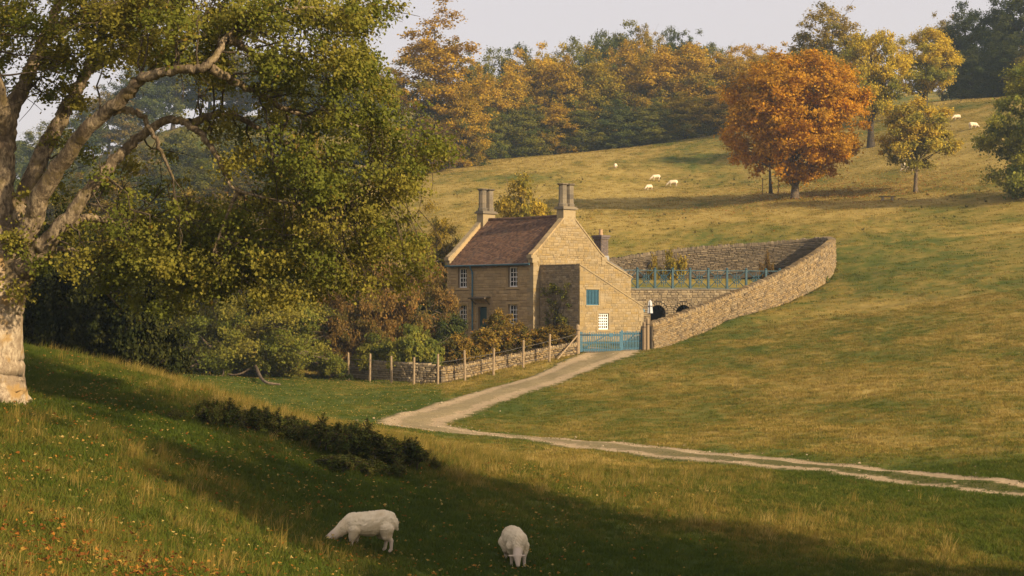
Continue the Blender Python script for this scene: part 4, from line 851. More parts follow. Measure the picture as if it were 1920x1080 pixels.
# ------------------------------------------------------------------ dry-stone walls
STONES = []
for i in range(8):
    mb = MB(); mb.stone(A3(0, 0, 0), A3(1, 0, 0), A3(0, -1, 0), A3(0, 0, 1), 1, 1, 1)
    me = bpy.data.meshes.new('field_stone'); me.from_pydata(mb.v, [], mb.f); me.materials.append(M['stone_wall']); me.update(); STONES.append(me)
def drystone(name, path, label, faces=(1,), th=.55, ch=.17, lr=(.22, .55), n_ind=300, cop=True, mat='stone_wall', cop_ind=True, copw=(.13, .22), coph=.28):
    """path: rows of x, y, foot z, top z; faces: +1 the right-hand side going along the path, -1 the left"""
    P = np.array(path, float); Pc = catmull(P, 10); ds = np.r_[0, np.cumsum(np.linalg.norm(np.diff(Pc[:, :2], axis=0), axis=1))]; Ltot = ds[-1]
    at = lambda s: np.array([np.interp(s, ds, Pc[:, k]) for k in range(4)])
    def frame(s):
        a, b = at(max(0, s - .3)), at(min(Ltot, s + .3)); S = A3(b[0] - a[0], b[1] - a[1]); S /= np.linalg.norm(S); return S, A3(S[1], -S[0])
    root = thing(name, (P[0, 0], P[0, 1], P[0, 2]), label, 'wall'); off = np.array(root.location)
    mb = MB(); ss = np.linspace(0, Ltot, int(Ltot / .8) + 2)
    for s0, s1 in zip(ss, ss[1:]):
        a, b = at(s0), at(s1); N0, N1 = frame(s0)[1], frame(s1)[1]; h = th / 2 - .06
        q = lambda p, N, k, z: A3(p[0], p[1], z) + N * k * h
        mb.hexa([q(a, N0, 1, a[2] - .8), q(b, N1, 1, b[2] - .8), q(b, N1, -1, b[2] - .8), q(a, N0, -1, a[2] - .8), q(a, N0, 1, a[3]), q(b, N1, 1, b[3]), q(b, N1, -1, b[3]), q(a, N0, -1, a[3])])
    mb.build('wall_core', M['core'], root)
    items = []
    for sg in faces:
        Hm = max(P[:, 3] - P[:, 2]) + .3; rows = max(3, int(Hm / ch)); zz = np.cumsum(np.r_[0, np.random.default_rng(3).uniform(.7, 1.35, rows)]); zz /= zz[-1]
        for r_ in range(rows):
            s = random.uniform(0, .3)
            while s < Ltot:
                l = random.uniform(*lr); m = at(min(s + l / 2, Ltot)); S, N = frame(min(s + l / 2, Ltot)); lo = m[2] - .25; H = m[3] - lo
                h = H * (zz[r_ + 1] - zz[r_]); z = lo + H * (zz[r_] + zz[r_ + 1]) / 2
                a, b = at(max(0, s)), at(min(Ltot, s + l)); za = a[2] - .25 + (a[3] - a[2] + .25) * zz[r_]; zb_ = b[2] - .25 + (b[3] - b[2] + .25) * zz[r_]
                Sx = S * l + ZZ * (zb_ - za); Sx /= np.linalg.norm(Sx); N_ = N * sg; Zx = np.cross(Sx, -N_) if sg > 0 else np.cross(-Sx, -N_); Zx *= np.sign(Zx[2])
                C = A3(m[0], m[1], z) + N_ * (th / 2 - .08) + N_ * .06 * (1 - (z - lo) / H); items.append((np.hypot(C[0], C[1]), C, Sx, N_, Zx, l - .025, random.uniform(.08, .15), h - .022)); s += l
    items.sort(key=lambda t: t[0]); mb = MB()
    for i, (_, C, S, N, Z, l, d, h) in enumerate(items):
        if i < n_ind:
            o = link('stone', STONES[i % 8], root); Xv = np.cross(-N, Z)
            mt = Matrix(np.c_[Xv * l, -N * d, Z * h].tolist()).to_4x4(); mt.translation = Vector((C - off).tolist()); o.matrix_local = mt
            if mat != 'stone_wall': o.material_slots[0].link = 'OBJECT'; o.material_slots[0].material = M[mat]
        else: mb.stone(C, S, N, Z, l, d, h)
    if mb.v: mb.build('stonework', M[mat], root, kind='stuff')
    if cop:
        s = 0; mb = MB(); k = 0
        while s < Ltot - .1:
            l = random.uniform(*copw); m = at(s + l / 2); S, N = frame(s + l / 2); hh = coph * random.uniform(.75, 1.2); tl = random.uniform(-.12, .12); Sx = S + ZZ * tl; Sx /= np.linalg.norm(Sx)
            C = A3(m[0], m[1], m[3] - .02)
            if cop_ind and k < 300:
                o = link('coping_stone', STONES[k % 8], root); Zc = A3(0, 0, 1) - S * tl; Zc /= np.linalg.norm(Zc); Xw = np.cross(Sx, Zc)   # stands on edge across the wall, top face outward
                mt = Matrix(np.c_[Xw * (th + .06), -Zc * hh, Sx * (l - .02)].tolist()).to_4x4()
                mt.translation = Vector((C - off).tolist()); o.matrix_local = mt
                if mat != 'stone_wall': o.material_slots[0].link = 'OBJECT'; o.material_slots[0].material = M[mat]
                k += 1
            else: mb.stone(C, np.cross(Sx, ZZ), ZZ, Sx, th + .06, hh, l - .02)
            s += l
        if mb.v: mb.build('coping_row', M[mat], root, kind='stuff')
    return root
def pt(px, Y, ptop, zb=None):
    x, y = XY(px, Y); return (x, y, float(tps(np.array([x]), np.array([y]))[0]) - .05 if zb is None else zb, (HY - ptop) / F * Y - .22)
ring = [pt(1217,133,606),pt(1280,138,585),pt(1350,143,557),pt(1410,147.5,533),pt(1460,152,511),pt(1510,157,483),pt(1540,160.5,464),pt(1555,164,453),pt(1561,167.5,449)]
drystone('enclosure_wall', ring, 'sunlit dry-stone wall curving up the slope from the gate', (1,), lr=(.28, .62), ch=.2)
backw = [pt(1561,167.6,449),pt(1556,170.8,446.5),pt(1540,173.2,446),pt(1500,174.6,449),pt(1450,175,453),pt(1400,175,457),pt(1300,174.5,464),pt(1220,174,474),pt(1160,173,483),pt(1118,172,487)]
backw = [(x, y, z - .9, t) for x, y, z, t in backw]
drystone('enclosure_back_wall', backw, 'dark weathered back wall of the stone enclosure with upright copings', (-1, 1), n_ind=0, mat='stone_back', cop_ind=False, lr=(.3, .7), ch=.2, copw=(.16, .3), coph=.3)
gwl = [pt(1078,130.9,641),pt(1030,129.6,648),pt(973,128.2,660),pt(925,126.8,668),pt(880,125.2,678),pt(845,123.9,685),(*XY(826,123.3),float(ground(*XY(826,123.3))),(HY-687)/F*123.3-.15)]
drystone('garden_wall', gwl, 'sunlit rough stone garden wall running down from the gate', (-1,), lr=(.22, .5), ch=.17, cop_ind=False, n_ind=260, th=.5, coph=.2)
gws = [pt(824,123.5,683),pt(780,124.3,680),pt(740,125.5,678),pt(700,127,676),pt(657,128.8,675),pt(600,130.5,674)]
drystone('shaded_garden_wall', gws, 'shaded stone garden wall under the cherry trees', (-1,), lr=(.22, .5), ch=.16, mat='stone_dark', cop_ind=False, n_ind=200, th=.5, coph=.22)

# ------------------------------------------------------------------ terrace with arches and railing
RA, RB = A3(*XY(1158, 148.6)), A3(*XY(1467, 152.4)); rd_ = RB - RA; RLn = np.linalg.norm(rd_); rd_ /= RLn; rn_ = A3(rd_[1], -rd_[0]); fr_r = (RA, rd_, rn_)
RT = (HY - 543) / F * 149.0
def spx(px, off=0.0):   # distance along the retaining wall at a column of the photograph
    k = (px - 960) / F; o_ = RA - rn_ * off; return (k * o_[1] - o_[0]) / (rd_[0] - k * rd_[1])
xa, xb = 0.0, RLn
arch = [(spx(1233), .66, .12), (spx(1281), .66, .14)]
rw = thing('retaining_wall', (RA[0], RA[1], -2.15), 'dark stone retaining wall with two arches below the blue railing', 'wall')
mb = MB(); edges = [xa] + [e for c, r, z in arch for e in (c - r, c + r)] + [xb]
for a, b in zip(edges[::2], edges[1::2]): mb.box(fr_r, a, b, -.7, 0, -2.6, RT)
for c, r, z in arch:
    for i in range(12):
        x0, x1 = c - r + 2 * r * i / 12, c - r + 2 * r * (i + 1) / 12; mid_ = ((x0 + x1) / 2 - c) / r; mb.box(fr_r, x0, x1, -.7, 0, z + r * math.sqrt(max(0, 1 - mid_ ** 2)), RT)
mb.build('wall_core', M['core'], rw)
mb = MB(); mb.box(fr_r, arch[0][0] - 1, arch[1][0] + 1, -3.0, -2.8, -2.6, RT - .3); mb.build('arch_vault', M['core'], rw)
hol = [(c - r - .02, c + r + .02, -2.6, z) for c, r, z in arch]
hol += [(c - (r + .22) * math.cos(t), c + (r + .22) * math.cos(t), z + (r + .22) * math.sin(t) - .12, z + (r + .22) * math.sin(t + .14)) for c, r, z in arch for t in np.arange(0, 1.5, .12)]
mb = MB(); courses(mb, fr_r, -2.2, RT - .02, lambda z: [(xa, xb)], (.12, .2), (.2, .55), .06, hol); mb.build('stonework', M['stone_dark'], rw, kind='stuff')
for c, r, z in arch:
    for i in range(11):
        t = math.pi * (i + .5) / 11; rad_ = rd_ * math.cos(t) + ZZ * math.sin(t); tan = rd_ * -math.sin(t) + ZZ * math.cos(t); mb = MB()
        mb.stone(RA + rd_ * c + ZZ * z + rad_ * (r + .11), rad_, rn_, tan, .22, .08, .17); mb.build('voussoir', M['stone_dark'], rw)
s = xa
while s < xb - .4: l = random.uniform(.5, .9); mb = MB(); mb.box(fr_r, s, s + l - .01, -.55, .1, RT + .001, RT + .09); mb.build('coping_slab', M['slate'], rw); s += l
nu, nv = 40, 24; ringx = np.array([(q[0], q[1]) for q in ring] + [(29.7, 170.5), (28.5, 173.3)]); LV_, dv = [], []
for j in range(nv):
    f_ = j / (nv - 1); L0 = RA - rn_ * .55 + (A3(*XY(1120, 172.3)) - RA) * f_; R0 = RB - rn_ * .55 + A3(.0, 0); yR = R0[1] + (173.2 - R0[1]) * f_; xR = np.interp(yR, ringx[:, 1], ringx[:, 0]) - .1; R0 = A3(xR, yR)
    for i in range(nu): q = L0 + (R0 - L0) * i / (nu - 1); LV_.append((q[0], q[1], RT + .02 + (3.4 - RT) * f_ ** 1.1 + (vn(q[0], q[1], 4) - .5) * .1))
ii = np.arange(nu * nv).reshape(nv, nu); LV_ = np.array(LV_)
tag(link('terrace_lawn', npmesh('terrace_lawn', LV_, np.stack([ii[:-1, :-1], ii[:-1, 1:], ii[1:, 1:], ii[1:, :-1]], -1).reshape(-1, 4), M['meadow'], True, {'dry': ('FLOAT', 'POINT', np.clip(.40 + .5 * fbm(LV_[:, 0] * .3, LV_[:, 1] * .3, 6), 0, 1).astype(np.float32))})), kind='structure')
rl = thing('railing', tuple(RA + ZZ * RT), 'blue-green iron railing with diamond lattice along the terrace', 'railing')
fr_l = (RA - rn_ * .28, rd_, rn_); zt = (HY - 506) / F * 149.0; zl = RT + .10
px_ = [spx(p_, .28) for p_ in (1164, 1195, 1228, 1261, 1294, 1328, 1363, 1399, 1436, 1462)]
LQ = lambda s_, z_, o_=0.0: fr_l[0] + rd_ * s_ + rn_ * o_ + ZZ * z_
for x in px_:
    mb = MB(); mb.box(fr_l, x - .085, x + .085, -.085, .085, RT + .05, zt + .08); po = mb.build('post', M['teal'], rl)
    mb = MB(); mb.tube([LQ(x, zt + .08), LQ(x, zt + .13), LQ(x, zt + .22)], [.10, .13, .04], 8); mb.build('finial', M['teal'], po)
for a, b in zip(px_, px_[1:]):
    a += .087; b -= .087; m_ = (a + b) / 2; zc = (zt + zl) / 2; w2 = (b - a) / 2; h2 = (zt - zl) / 2
    for z, hh in ((zt - .05, .07), (zl + .02, .06)): mb = MB(); mb.box(fr_l, a, b, -.03, .03, z, z + hh); mb.build('rail', M['teal'], rl)
    bars = [((a, zl + .09), (b, zt - .06)), ((a, zt - .06), (b, zl + .09)), ((m_ - w2 * .55, zc), (m_, zc + h2 * .5)), ((m_, zc + h2 * .5), (m_ + w2 * .55, zc)), ((m_ + w2 * .55, zc), (m_, zc - h2 * .5)), ((m_, zc - h2 * .5), (m_ - w2 * .55, zc))] + [((m_ + w2 * k, zc - h2 * (1 - abs(k)) * .8), (m_ + w2 * k, zc + h2 * (1 - abs(k)) * .8)) for k in (-.25, 0, .25)]
    for j, ((x0, z0), (x1, z1)) in enumerate(bars): mb = MB(); mb.tube([LQ(x0, z0, (j % 3) * .022 - .022), LQ(x1, z1, (j % 3) * .022 - .022)], [.034] * 2, 5); mb.build('lattice_bar', M['teal'], rl)
# shrubs and dead stems on the terrace
bush(1262, 474, 70, 171.5, 'l_gold', 'yellow bush against the dark weathered back wall of the enclosure', BUSH[0], .9, group='plants inside the stone enclosure')
bush(1225, 484, 40, 170.5, 'l_gold', 'small straw-coloured bush behind the railing, nearest the cottage', BUSH[1], .8, group='plants inside the stone enclosure')
bush(1440, 478, 40, 170.0, 'l_rust', 'brown thorny bush in the far corner of the enclosure', BUSH[1], .8, group='plants inside the stone enclosure')
bush(1538, 515, 55, 161.5, 'l_gorse', 'dark bramble at the outer foot of the enclosure wall', BUSH[0], 1.8, group='brambles by the wall')
# closed parasol in the yard
q = gp(*XY(1219, 141.5)); zt_ = (HY - 562) / F * 141.5; um = thing('parasol', q, 'closed pale grey parasol standing in the yard beside the arches', 'parasol')
mb = MB(); mb.tube([q, A3(q[0], q[1], zt_ - .02)], [.025, .025], 8); mb.build('pole', M['wood'], um)
mb = MB(); k = 12; zs_ = [zt_ + .0, zt_ - .16, zt_ - .45, zt_ - .62, zt_ - 1.05]; rs_ = [.03, .13, .17, .17, .215]; V = []; 
for z, r in zip(zs_, rs_):
    for i in range(k): t = 2 * math.pi * i / k; rr = r * (1 + (.16 if i % 2 else -.16) * (r > .05)); V.append(A3(q[0] + rr * math.cos(t), q[1] + rr * math.sin(t), z))
mb.add(V, [(a * k + i, a * k + (i + 1) % k, (a + 1) * k + (i + 1) % k, (a + 1) * k + i) for a in range(4) for i in range(k)] + [tuple(range(k))]); mb.build('folded_canopy', M['canvas'], um)
mb = MB(); mb.tube([A3(q[0], q[1], zt_ - .47), A3(q[0], q[1], zt_ - .53)], [.195, .195], 10); mb.build('strap', M['iron'], um)
mb = MB(); mb.tube([A3(q[0], q[1], q[2] - .02), A3(q[0], q[1], q[2] + .1)], [.3, .26], 10); mb.build('base', M['iron'], um)

# ------------------------------------------------------------------ gate and post-and-wire fence
GA, GB = A3(*XY(1086, 131.0)), A3(*XY(1205, 132.2)); gd = GB - GA; GL = np.linalg.norm(gd); gd /= GL; gn = A3(gd[1], -gd[0])
za, zb_ = (HY - 662) / F * 131, (HY - 656) / F * 132.2
for (s0, s1, npk, lb) in ((.06, GL * .645, 23, 'wide leaf of the blue picket gate, hung on the post by the garden wall'), (GL * .655, GL - .07, 14, 'narrow leaf of the blue picket gate, next to the enclosure wall')):
    z0 = za + (zb_ - za) * (s0 + s1) / 2 / GL; gt = thing('gate', tuple(GA + gd * s0 + ZZ * z0), lb, 'gate', 'leaves of the blue gate'); fr = (GA, gd, gn)
    for z, h in ((.10, .12), (.62, .10), (1.16, .13)):
        mb = MB(); mb.box(fr, s0, s1, -.04, .01, z0 + z, z0 + z + h); mb.build('rail', M['blue'], gt)
    mb = MB(); fa = GA + gd * s0; L_ = s1 - s0; mb.hexa([fa + gd * .05 + ZZ * (z0 + .20), fa + gd * .2 + ZZ * (z0 + .2), fa + gd * .2 - gn * .03 + ZZ * (z0 + .2), fa + gd * .05 - gn * .03 + ZZ * (z0 + .2), fa + gd * (L_ * .6) + ZZ * (z0 + 1.18), fa + gd * (L_ * .6 + .14) + ZZ * (z0 + 1.18), fa + gd * (L_ * .6 + .14) - gn * .03 + ZZ * (z0 + 1.18), fa + gd * (L_ * .6) - gn * .03 + ZZ * (z0 + 1.18)]); mb.build('brace', M['blue'], gt)
    for i in range(npk):
        s = s0 + (s1 - s0 - .08) * i / (npk - 1); wd_ = .115 if i in (0, npk - 1) else .058; hh = 1.44 + (.06 if i in (0, npk - 1) else random.uniform(-.05, .03))
        mb = MB(); mb.prism(fr, [(s, z0 + .02), (s + wd_, z0 + .02), (s + wd_, z0 + hh - .05), (s + wd_ / 2, z0 + hh), (s, z0 + hh - .05)], .011, .045); mb.build('picket', M['blue'], gt)
    if npk == 23: mb = MB(); mb.box(fr, s0 - .1, s0 + .8, .046, .06, z0 + 1.22, z0 + 1.28); mb.build('hinge_strap', M['iron'], gt)
mb = MB(); fr = (GA, gd, gn); mb.box(fr, 2.2, 2.52, .05, .07, za + 1.16, za + 1.42); sg_ = mb.build('gate_sign', M['blue'], None); tag(sg_, 'small blank pale blue notice board on the wide gate leaf', 'sign')
def post(name, q, h, r, label, mat='wood', group=None, cap=True):
    t = thing(name, q, label, 'post', group); mb = MB(); mb.tube([q - ZZ * .4, q + ZZ * (h - .12), q + ZZ * (h - .03), q + ZZ * h], [r, r * .95, r * .8, r * .35], 9); mb.build('shaft', M[mat], t)
    mb = MB(); mb.tube([q + ZZ * (h * .8), q + ZZ * (h * .8 + .05)], [r * 1.06] * 2, 9); mb.build('strap', M['iron'], t); return t
post('gate_post', gp(*XY(1083.5, 130.8)), 2.15, .15, 'stout timber gate post at the end of the garden wall', group='gate posts')
post('gate_post', gp(*XY(1208.5, 132.0)), 2.1, .17, 'shorter round timber post between gate and enclosure wall', group='gate posts')
post('gate_post', gp(*XY(1214.5, 131.9)), 2.35, .13, 'taller timber post against the end of the enclosure wall', group='gate posts')
post('gate_post', gp(*XY(1204.0, 132.9)), 1.75, .12, 'dark short post behind the closing end of the gate', 'wood_dark', group='gate posts')
fp = [(1030,127.9,53),(981,126.4,53),(925,124.9,51),(872,123.2,57),(821,121.6,58),(776,122.6,52),(734,123.9,52),(693,125.4,52),(654,127.2,52)]
fq = [gp(*XY(a, b)) for a, b, c in fp]
fe = thing('post_and_wire_fence', fq[0], 'post-and-wire fence standing before the garden wall', 'fence')
for q, (a, b, c) in zip(fq, fp):
    h = c * b / F; mb = MB(); lx, ly = random.uniform(-.05, .05), random.uniform(-.04, .04); mb.tube([q - ZZ * .35, q + A3(lx, ly, h - .02), q + A3(lx, ly, h)], [.085, .075, .05], 8); mb.build('post', M['wood'], fe)
ends = [gp(*XY(1083.5, 130.8))] + fq
for k in (.45, .95, 1.5):
    for a, b in zip(ends, ends[1:]): mb = MB(); mb.tube([a + ZZ * k, (a + b) / 2 + ZZ * (k - .03), b + ZZ * k], [.012] * 3, 4); mb.build('wire', M['wire'], fe)
for i, sgn in ((0, 1), (5, 1)):
    a, b = ends[i], ends[i + 1]; mb = MB(); mb.tube([a + ZZ * 1.35 + (b - a) * .03, a + (b - a) * .72 + ZZ * .05], [.055, .055], 7); mb.build('brace', M['wood'] if i == 0 else M['wood_dark'], fe)
# ------------------------------------------------------------------ sheep
def blob_mesh(name, caps, voxel, smooth_it=6):
    """one continuous skin over tapered capsules (x0,y0,z0,r0, x1,y1,z1,r1)"""
    Vs, Fs, b = [], [], 0; nseg, nr = 14, 5
    for c in caps:
        p0, r0, p1, r1 = np.array(c[:3], float), c[3], np.array(c[4:7], float), c[7]; ax = p1 - p0; L = np.linalg.norm(ax); ax = ax / L if L > 1e-6 else A3(0, 0, 1)
        u = np.cross(ax, A3(0, 0, 1) if abs(ax[2]) < .9 else A3(1, 0, 0)); u /= np.linalg.norm(u); v = np.cross(ax, u); rings = []
        for t in np.linspace(-math.pi / 2, 0, nr + 1)[1:]: rings.append((p0 + ax * r0 * math.sin(t), r0 * math.cos(t)))
        for t in np.linspace(0, math.pi / 2, nr + 1)[:-1]: rings.append((p1 + ax * r1 * math.sin(t), r1 * math.cos(t)))
        V = [p + (u * math.cos(a) + v * math.sin(a)) * r for p, r in rings for a in np.arange(nseg) / nseg * 2 * math.pi]
        V += [p0 - ax * r0, p1 + ax * r1]; n = len(rings); i0, i1 = n * nseg, n * nseg + 1
        F_ = [(a * nseg + i, a * nseg + (i + 1) % nseg, (a + 1) * nseg + (i + 1) % nseg, (a + 1) * nseg + i) for a in range(n - 1) for i in range(nseg)]
        F_ += [(i0, (i + 1) % nseg, i) for i in range(nseg)] + [(i1, (n - 1) * nseg + i, (n - 1) * nseg + (i + 1) % nseg) for i in range(nseg)]
        Vs += [tuple(x) for x in V]; Fs += [tuple(i + b for i in f) for f in F_]; b += len(V)
    me = bpy.data.meshes.new(name + '_raw'); me.from_pydata(Vs, [], Fs); o = bpy.data.objects.new(name + '_raw', me); COL.objects.link(o)
    m = o.modifiers.new('r', 'REMESH'); m.mode = 'VOXEL'; m.voxel_size = voxel; m.use_smooth_shade = True
    m = o.modifiers.new('s', 'SMOOTH'); m.iterations = smooth_it; m.factor = .5
    out = bpy.data.meshes.new_from_object(o.evaluated_get(bpy.context.evaluated_depsgraph_get())); out.name = name
    bpy.data.objects.remove(o); return out
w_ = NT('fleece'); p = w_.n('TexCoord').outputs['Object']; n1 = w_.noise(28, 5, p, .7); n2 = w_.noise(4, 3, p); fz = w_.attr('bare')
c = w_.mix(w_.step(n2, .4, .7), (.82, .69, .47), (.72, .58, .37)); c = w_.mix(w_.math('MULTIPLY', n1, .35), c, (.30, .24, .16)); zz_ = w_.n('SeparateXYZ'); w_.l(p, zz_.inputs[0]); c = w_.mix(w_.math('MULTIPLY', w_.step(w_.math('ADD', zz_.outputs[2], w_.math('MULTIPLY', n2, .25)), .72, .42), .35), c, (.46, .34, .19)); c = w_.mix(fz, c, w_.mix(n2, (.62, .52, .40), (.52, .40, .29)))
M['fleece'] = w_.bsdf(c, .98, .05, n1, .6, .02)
def sheep_mesh(name, head, legs=0.0, vox=.012):
    """grazing sheep facing +x; head: list of capsules from shoulder to muzzle"""
    bd = [(-.34,0,.60,.235, .28,0,.58,.215),(-.28,0,.60,.24,-.05,0,.56,.255),(.0,0,.555,.25,.24,0,.56,.225),(.28,0,.56,.20,.40,0,.54,.165),(-.40,0,.62,.20,-.46,0,.57,.16),(-.55,0,.62,.05,-.59,0,.44,.035)]
    for y, a, b_ in ((.135, .05, -.03), (-.135, -.04, .05)):
        bd += [(.28,y,.45,.13,.27+a,y,.32,.085),(.27+a,y,.32,.075,.28+a*1.3,y*.95,.20,.044),(.28+a*1.3,y*.95,.20,.042,.27+a*1.7,y*.95,.05,.031),(.27+a*1.7,y*.95,.05,.034,.30+a*1.7,y*.95,.02,.034)]
        bd += [(-.36,y,.46,.17,-.33+b_,y,.33,.11),(-.33+b_,y,.33,.10,-.43+b_,y,.225,.048),(-.43+b_,y,.225,.044,-.42+b_*1.3,y*.95,.06,.031),(-.42+b_*1.3,y*.95,.05,.034,-.39+b_*1.3,y*.95,.02,.034)]
    me = blob_mesh(name, bd + head, vox); n = len(me.vertices); co_ = np.empty(n * 3, np.float32); me.vertices.foreach_get('co', co_); co_ = co_.reshape(-1, 3)
    wob = (np.sin(co_[:, 0] * 31 + co_[:, 2] * 23 + 3 * np.sin(co_[:, 1] * 14)) + np.sin(co_[:, 1] * 37 - co_[:, 2] * 19 + 2 * np.sin(co_[:, 0] * 11))) * .0035
    nr_ = np.empty(n * 3, np.float32); me.vertices.foreach_get('normal', nr_); wob = wob + (vn(co_[:, 0] * 70 + co_[:, 2] * 41, co_[:, 1] * 70 + co_[:, 2] * 57, 2) - .5) * .016 + (vn(co_[:, 0] * 24 + co_[:, 2] * 17, co_[:, 1] * 24 - co_[:, 2] * 21, 5) - .5) * .010; fl = (co_[:, 2] > .3) & (co_[:, 0] < .6); co_ += nr_.reshape(-1, 3) * (wob * fl)[:, None]; me.vertices.foreach_set('co', co_.ravel())
    hx = np.array(head[-1][4:7]); bare = np.clip((.30 - co_[:, 2]) / .08, 0, 1); dh = np.linalg.norm(co_ - np.array(head[2][:3]), axis=1); bare = np.maximum(bare, np.clip((.27 - dh) / .08, 0, 1))
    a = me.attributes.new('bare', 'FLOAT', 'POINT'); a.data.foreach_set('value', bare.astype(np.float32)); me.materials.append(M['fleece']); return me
def headcaps(dx, dy, low=0.0):
    s0, s1 = A3(.34, 0, .60), A3(.64 + dx, dy * .6, .38 + low); s2 = A3(.80 + dx, dy, .27 + low); s3 = A3(.90 + dx, dy * 1.1, .10 + low); d_ = s3 - s2; sd_ = np.cross(d_, A3(0, 0, 1)); sd_ /= np.linalg.norm(sd_)
    c = lambda a, ra, b_, rb: (*a, ra, *b_, rb)
    bk = s2 - d_ * .12
    return [c(s0, .175, (s0 + s1) / 2, .145), c((s0 + s1) / 2, .14, s1, .105), c(s2, .085, s2 + d_ * .35, .072), c(s1, .11, s2, .085), c(bk + sd_ * .06, .028, bk + sd_ * .19 - d_ * .05, .020), c(bk - sd_ * .06, .028, bk - sd_ * .19 - d_ * .05, .020), c(s2 + d_ * .35, .07, s3, .042)], s2, d_, sd_
def sheep(name, me, loc, rz, label, scl=1.0, eyes=None, tilt=0.0):
    t = thing(name, loc, label, 'sheep', 'sheep grazing the pasture'); t.rotation_euler = (0, tilt, rz); t.scale = (scl,) * 3; link('body', me, t)
    if eyes:
        s2, d_, sd_ = eyes
        for k in (1, -1):
            mb = MB(); cc = s2 + d_ * .16 + sd_ * .072 * k - np.cross(sd_, d_) * .2; mb.tube([cc - sd_ * .012 * k, cc + sd_ * .004 * k, cc + sd_ * .010 * k], [.016, .016, .006], 8)
            me2 = bpy.data.meshes.new('eye'); me2.from_pydata(mb.v, [], mb.f); me2.materials.append(M['black']); link('eye', me2, t)
h1 = headcaps(0, .04); SH1 = sheep_mesh('sheep_grazing', h1[0]); h2 = headcaps(-.10, -.10); SH2 = sheep_mesh('sheep_turned', h2[0]); h3 = headcaps(.05, .02, .30); SH3 = sheep_mesh('sheep_standing', h3[0], vox=.03)
SH1L = sheep_mesh('sheep_far', h1[0], vox=.03)
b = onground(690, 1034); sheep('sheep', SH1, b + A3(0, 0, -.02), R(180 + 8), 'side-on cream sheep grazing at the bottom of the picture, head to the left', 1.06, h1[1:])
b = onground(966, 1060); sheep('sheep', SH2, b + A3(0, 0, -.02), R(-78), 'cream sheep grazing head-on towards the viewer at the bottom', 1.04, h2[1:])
for px, py, rz, me, s_, lb in ((1230,339,190,SH1L,1.05,'distant sheep uppermost of the three above the cottage chimney'),(1262,350,175,SH1L,1.1,'distant sheep rightmost of the three above the cottage chimney'),(1217,357,220,SH1L,.95,'distant sheep lowest of the three above the cottage chimney'),(1154,316,260,SH1L,.9,'lone distant sheep left of the group of three'),(1825,242,12,SH1L,1.12,'distant sheep nearer the green tree at the right edge'),(1794,226,200,SH1L,1.0,'distant sheep high on the slope beyond the small yellow tree'),(1703,322,170,SH1L,1.1,'sheep in plain view beside the trunk of the small yellow tree'),(1697,318,20,SH1L,1.0,'sheep half hidden behind the one by the small yellow tree trunk'),(829,430,60,SH1L,1.0,'lone distant sheep left of the cottage chimneys')):
    b = onground(px, py); sheep('sheep', me, b + A3(0, 0, .02), R(rz), lb, s_)
# bench on the hill
q = onground(1664, 376); bn = thing('bench', q, 'low rustic plank bench on the grass below the small yellow tree', 'bench')
mb = MB(); f_ = (q, A3(.99, .1), A3(.1, -.99)); mb.box(f_, -.95, .95, -.2, .2, .40, .48); mb.build('seat', M['wood_dark'], bn)
for k in (-.55, .55): mb = MB(); mb.box(f_, k - .12, k + .12, -.17, .17, -.15, .399); mb.build('leg', M['stone_dark'], bn)

# ------------------------------------------------------------------ grass, weeds, fallen leaves
def mat_grass(name, stops, trans=.35):
    m = NT(name); t = m.attr('tint', 'INSTANCER'); c = m.ramp(t, stops); d = m.n('BsdfDiffuse'); tr = m.n('BsdfTranslucent'); mx = m.n('MixShader', ins={0: trans})
    m.l(c, d.inputs[0]); m.l(c, tr.inputs[0]); m.l(d.outputs[0], mx.inputs[1]); m.l(tr.outputs[0], mx.inputs[2]); m.l(mx.outputs[0], m.out.inputs[0]); return m.m
GS = [(0, (.064, .094, .013)), (.3, (.100, .120, .018)), (.52, (.165, .142, .027)), (.78, (.29, .205, .046)), (1, (.40, .295, .09))]
M['grass'] = mat_grass('grass_blade', GS)
M['litter'] = mat_grass('fallen_leaf', [(0, (.09, .04, .015)), (.3, (.20, .075, .016)), (.5, (.31, .12, .02)), (.7, (.36, .22, .045)), (1, (.44, .33, .11))], .2)
M['weed'] = mat_grass('weed', [(0, (.03, .04, .012)), (1, (.08, .06, .02))], .2)
def tuft(name, seed, n, L, sp, w, mat, lean=.35, tilt=.1):
    rg = np.random.default_rng(seed); V, Fs = [], []
    for i in range(n):
        a, r = rg.uniform(0, 6.283), sp * math.sqrt(rg.random()); b = A3(r * math.cos(a), r * math.sin(a), -.03); l = L * rg.uniform(.55, 1.15); d = A3(*(rg.normal(size=2) * lean), 0) + A3(tilt, .02, 0); sd_ = A3(math.cos(a + 1.3), math.sin(a + 1.3)) * w
        m1 = b + d * l * .35 + A3(0, 0, l * .6); tip = b + d * l * 1.0 + A3(0, 0, l); k = len(V); V += [b - sd_, b + sd_, m1 + sd_ * .75, m1 - sd_ * .75, tip]; Fs += [(k, k + 1, k + 2, k + 3), (k + 3, k + 2, k + 4)]
    me = bpy.data.meshes.new(name); me.from_pydata([tuple(v) for v in V], [], Fs); me.materials.append(mat); return bpy.data.objects.new(name, me)
def flat_leaf(name, seed, mat):
    rg = np.random.default_rng(seed); V = LOBED * .5 * np.array((.2, .2, .2)) * 1.0; V[:, 2] += rg.uniform(-.02, .03, len(V)) + .02
    me = bpy.data.meshes.new(name); me.from_pydata([tuple(v) for v in V], [], [tuple(range(len(V)))]); me.materials.append(mat); return bpy.data.objects.new(name, me)
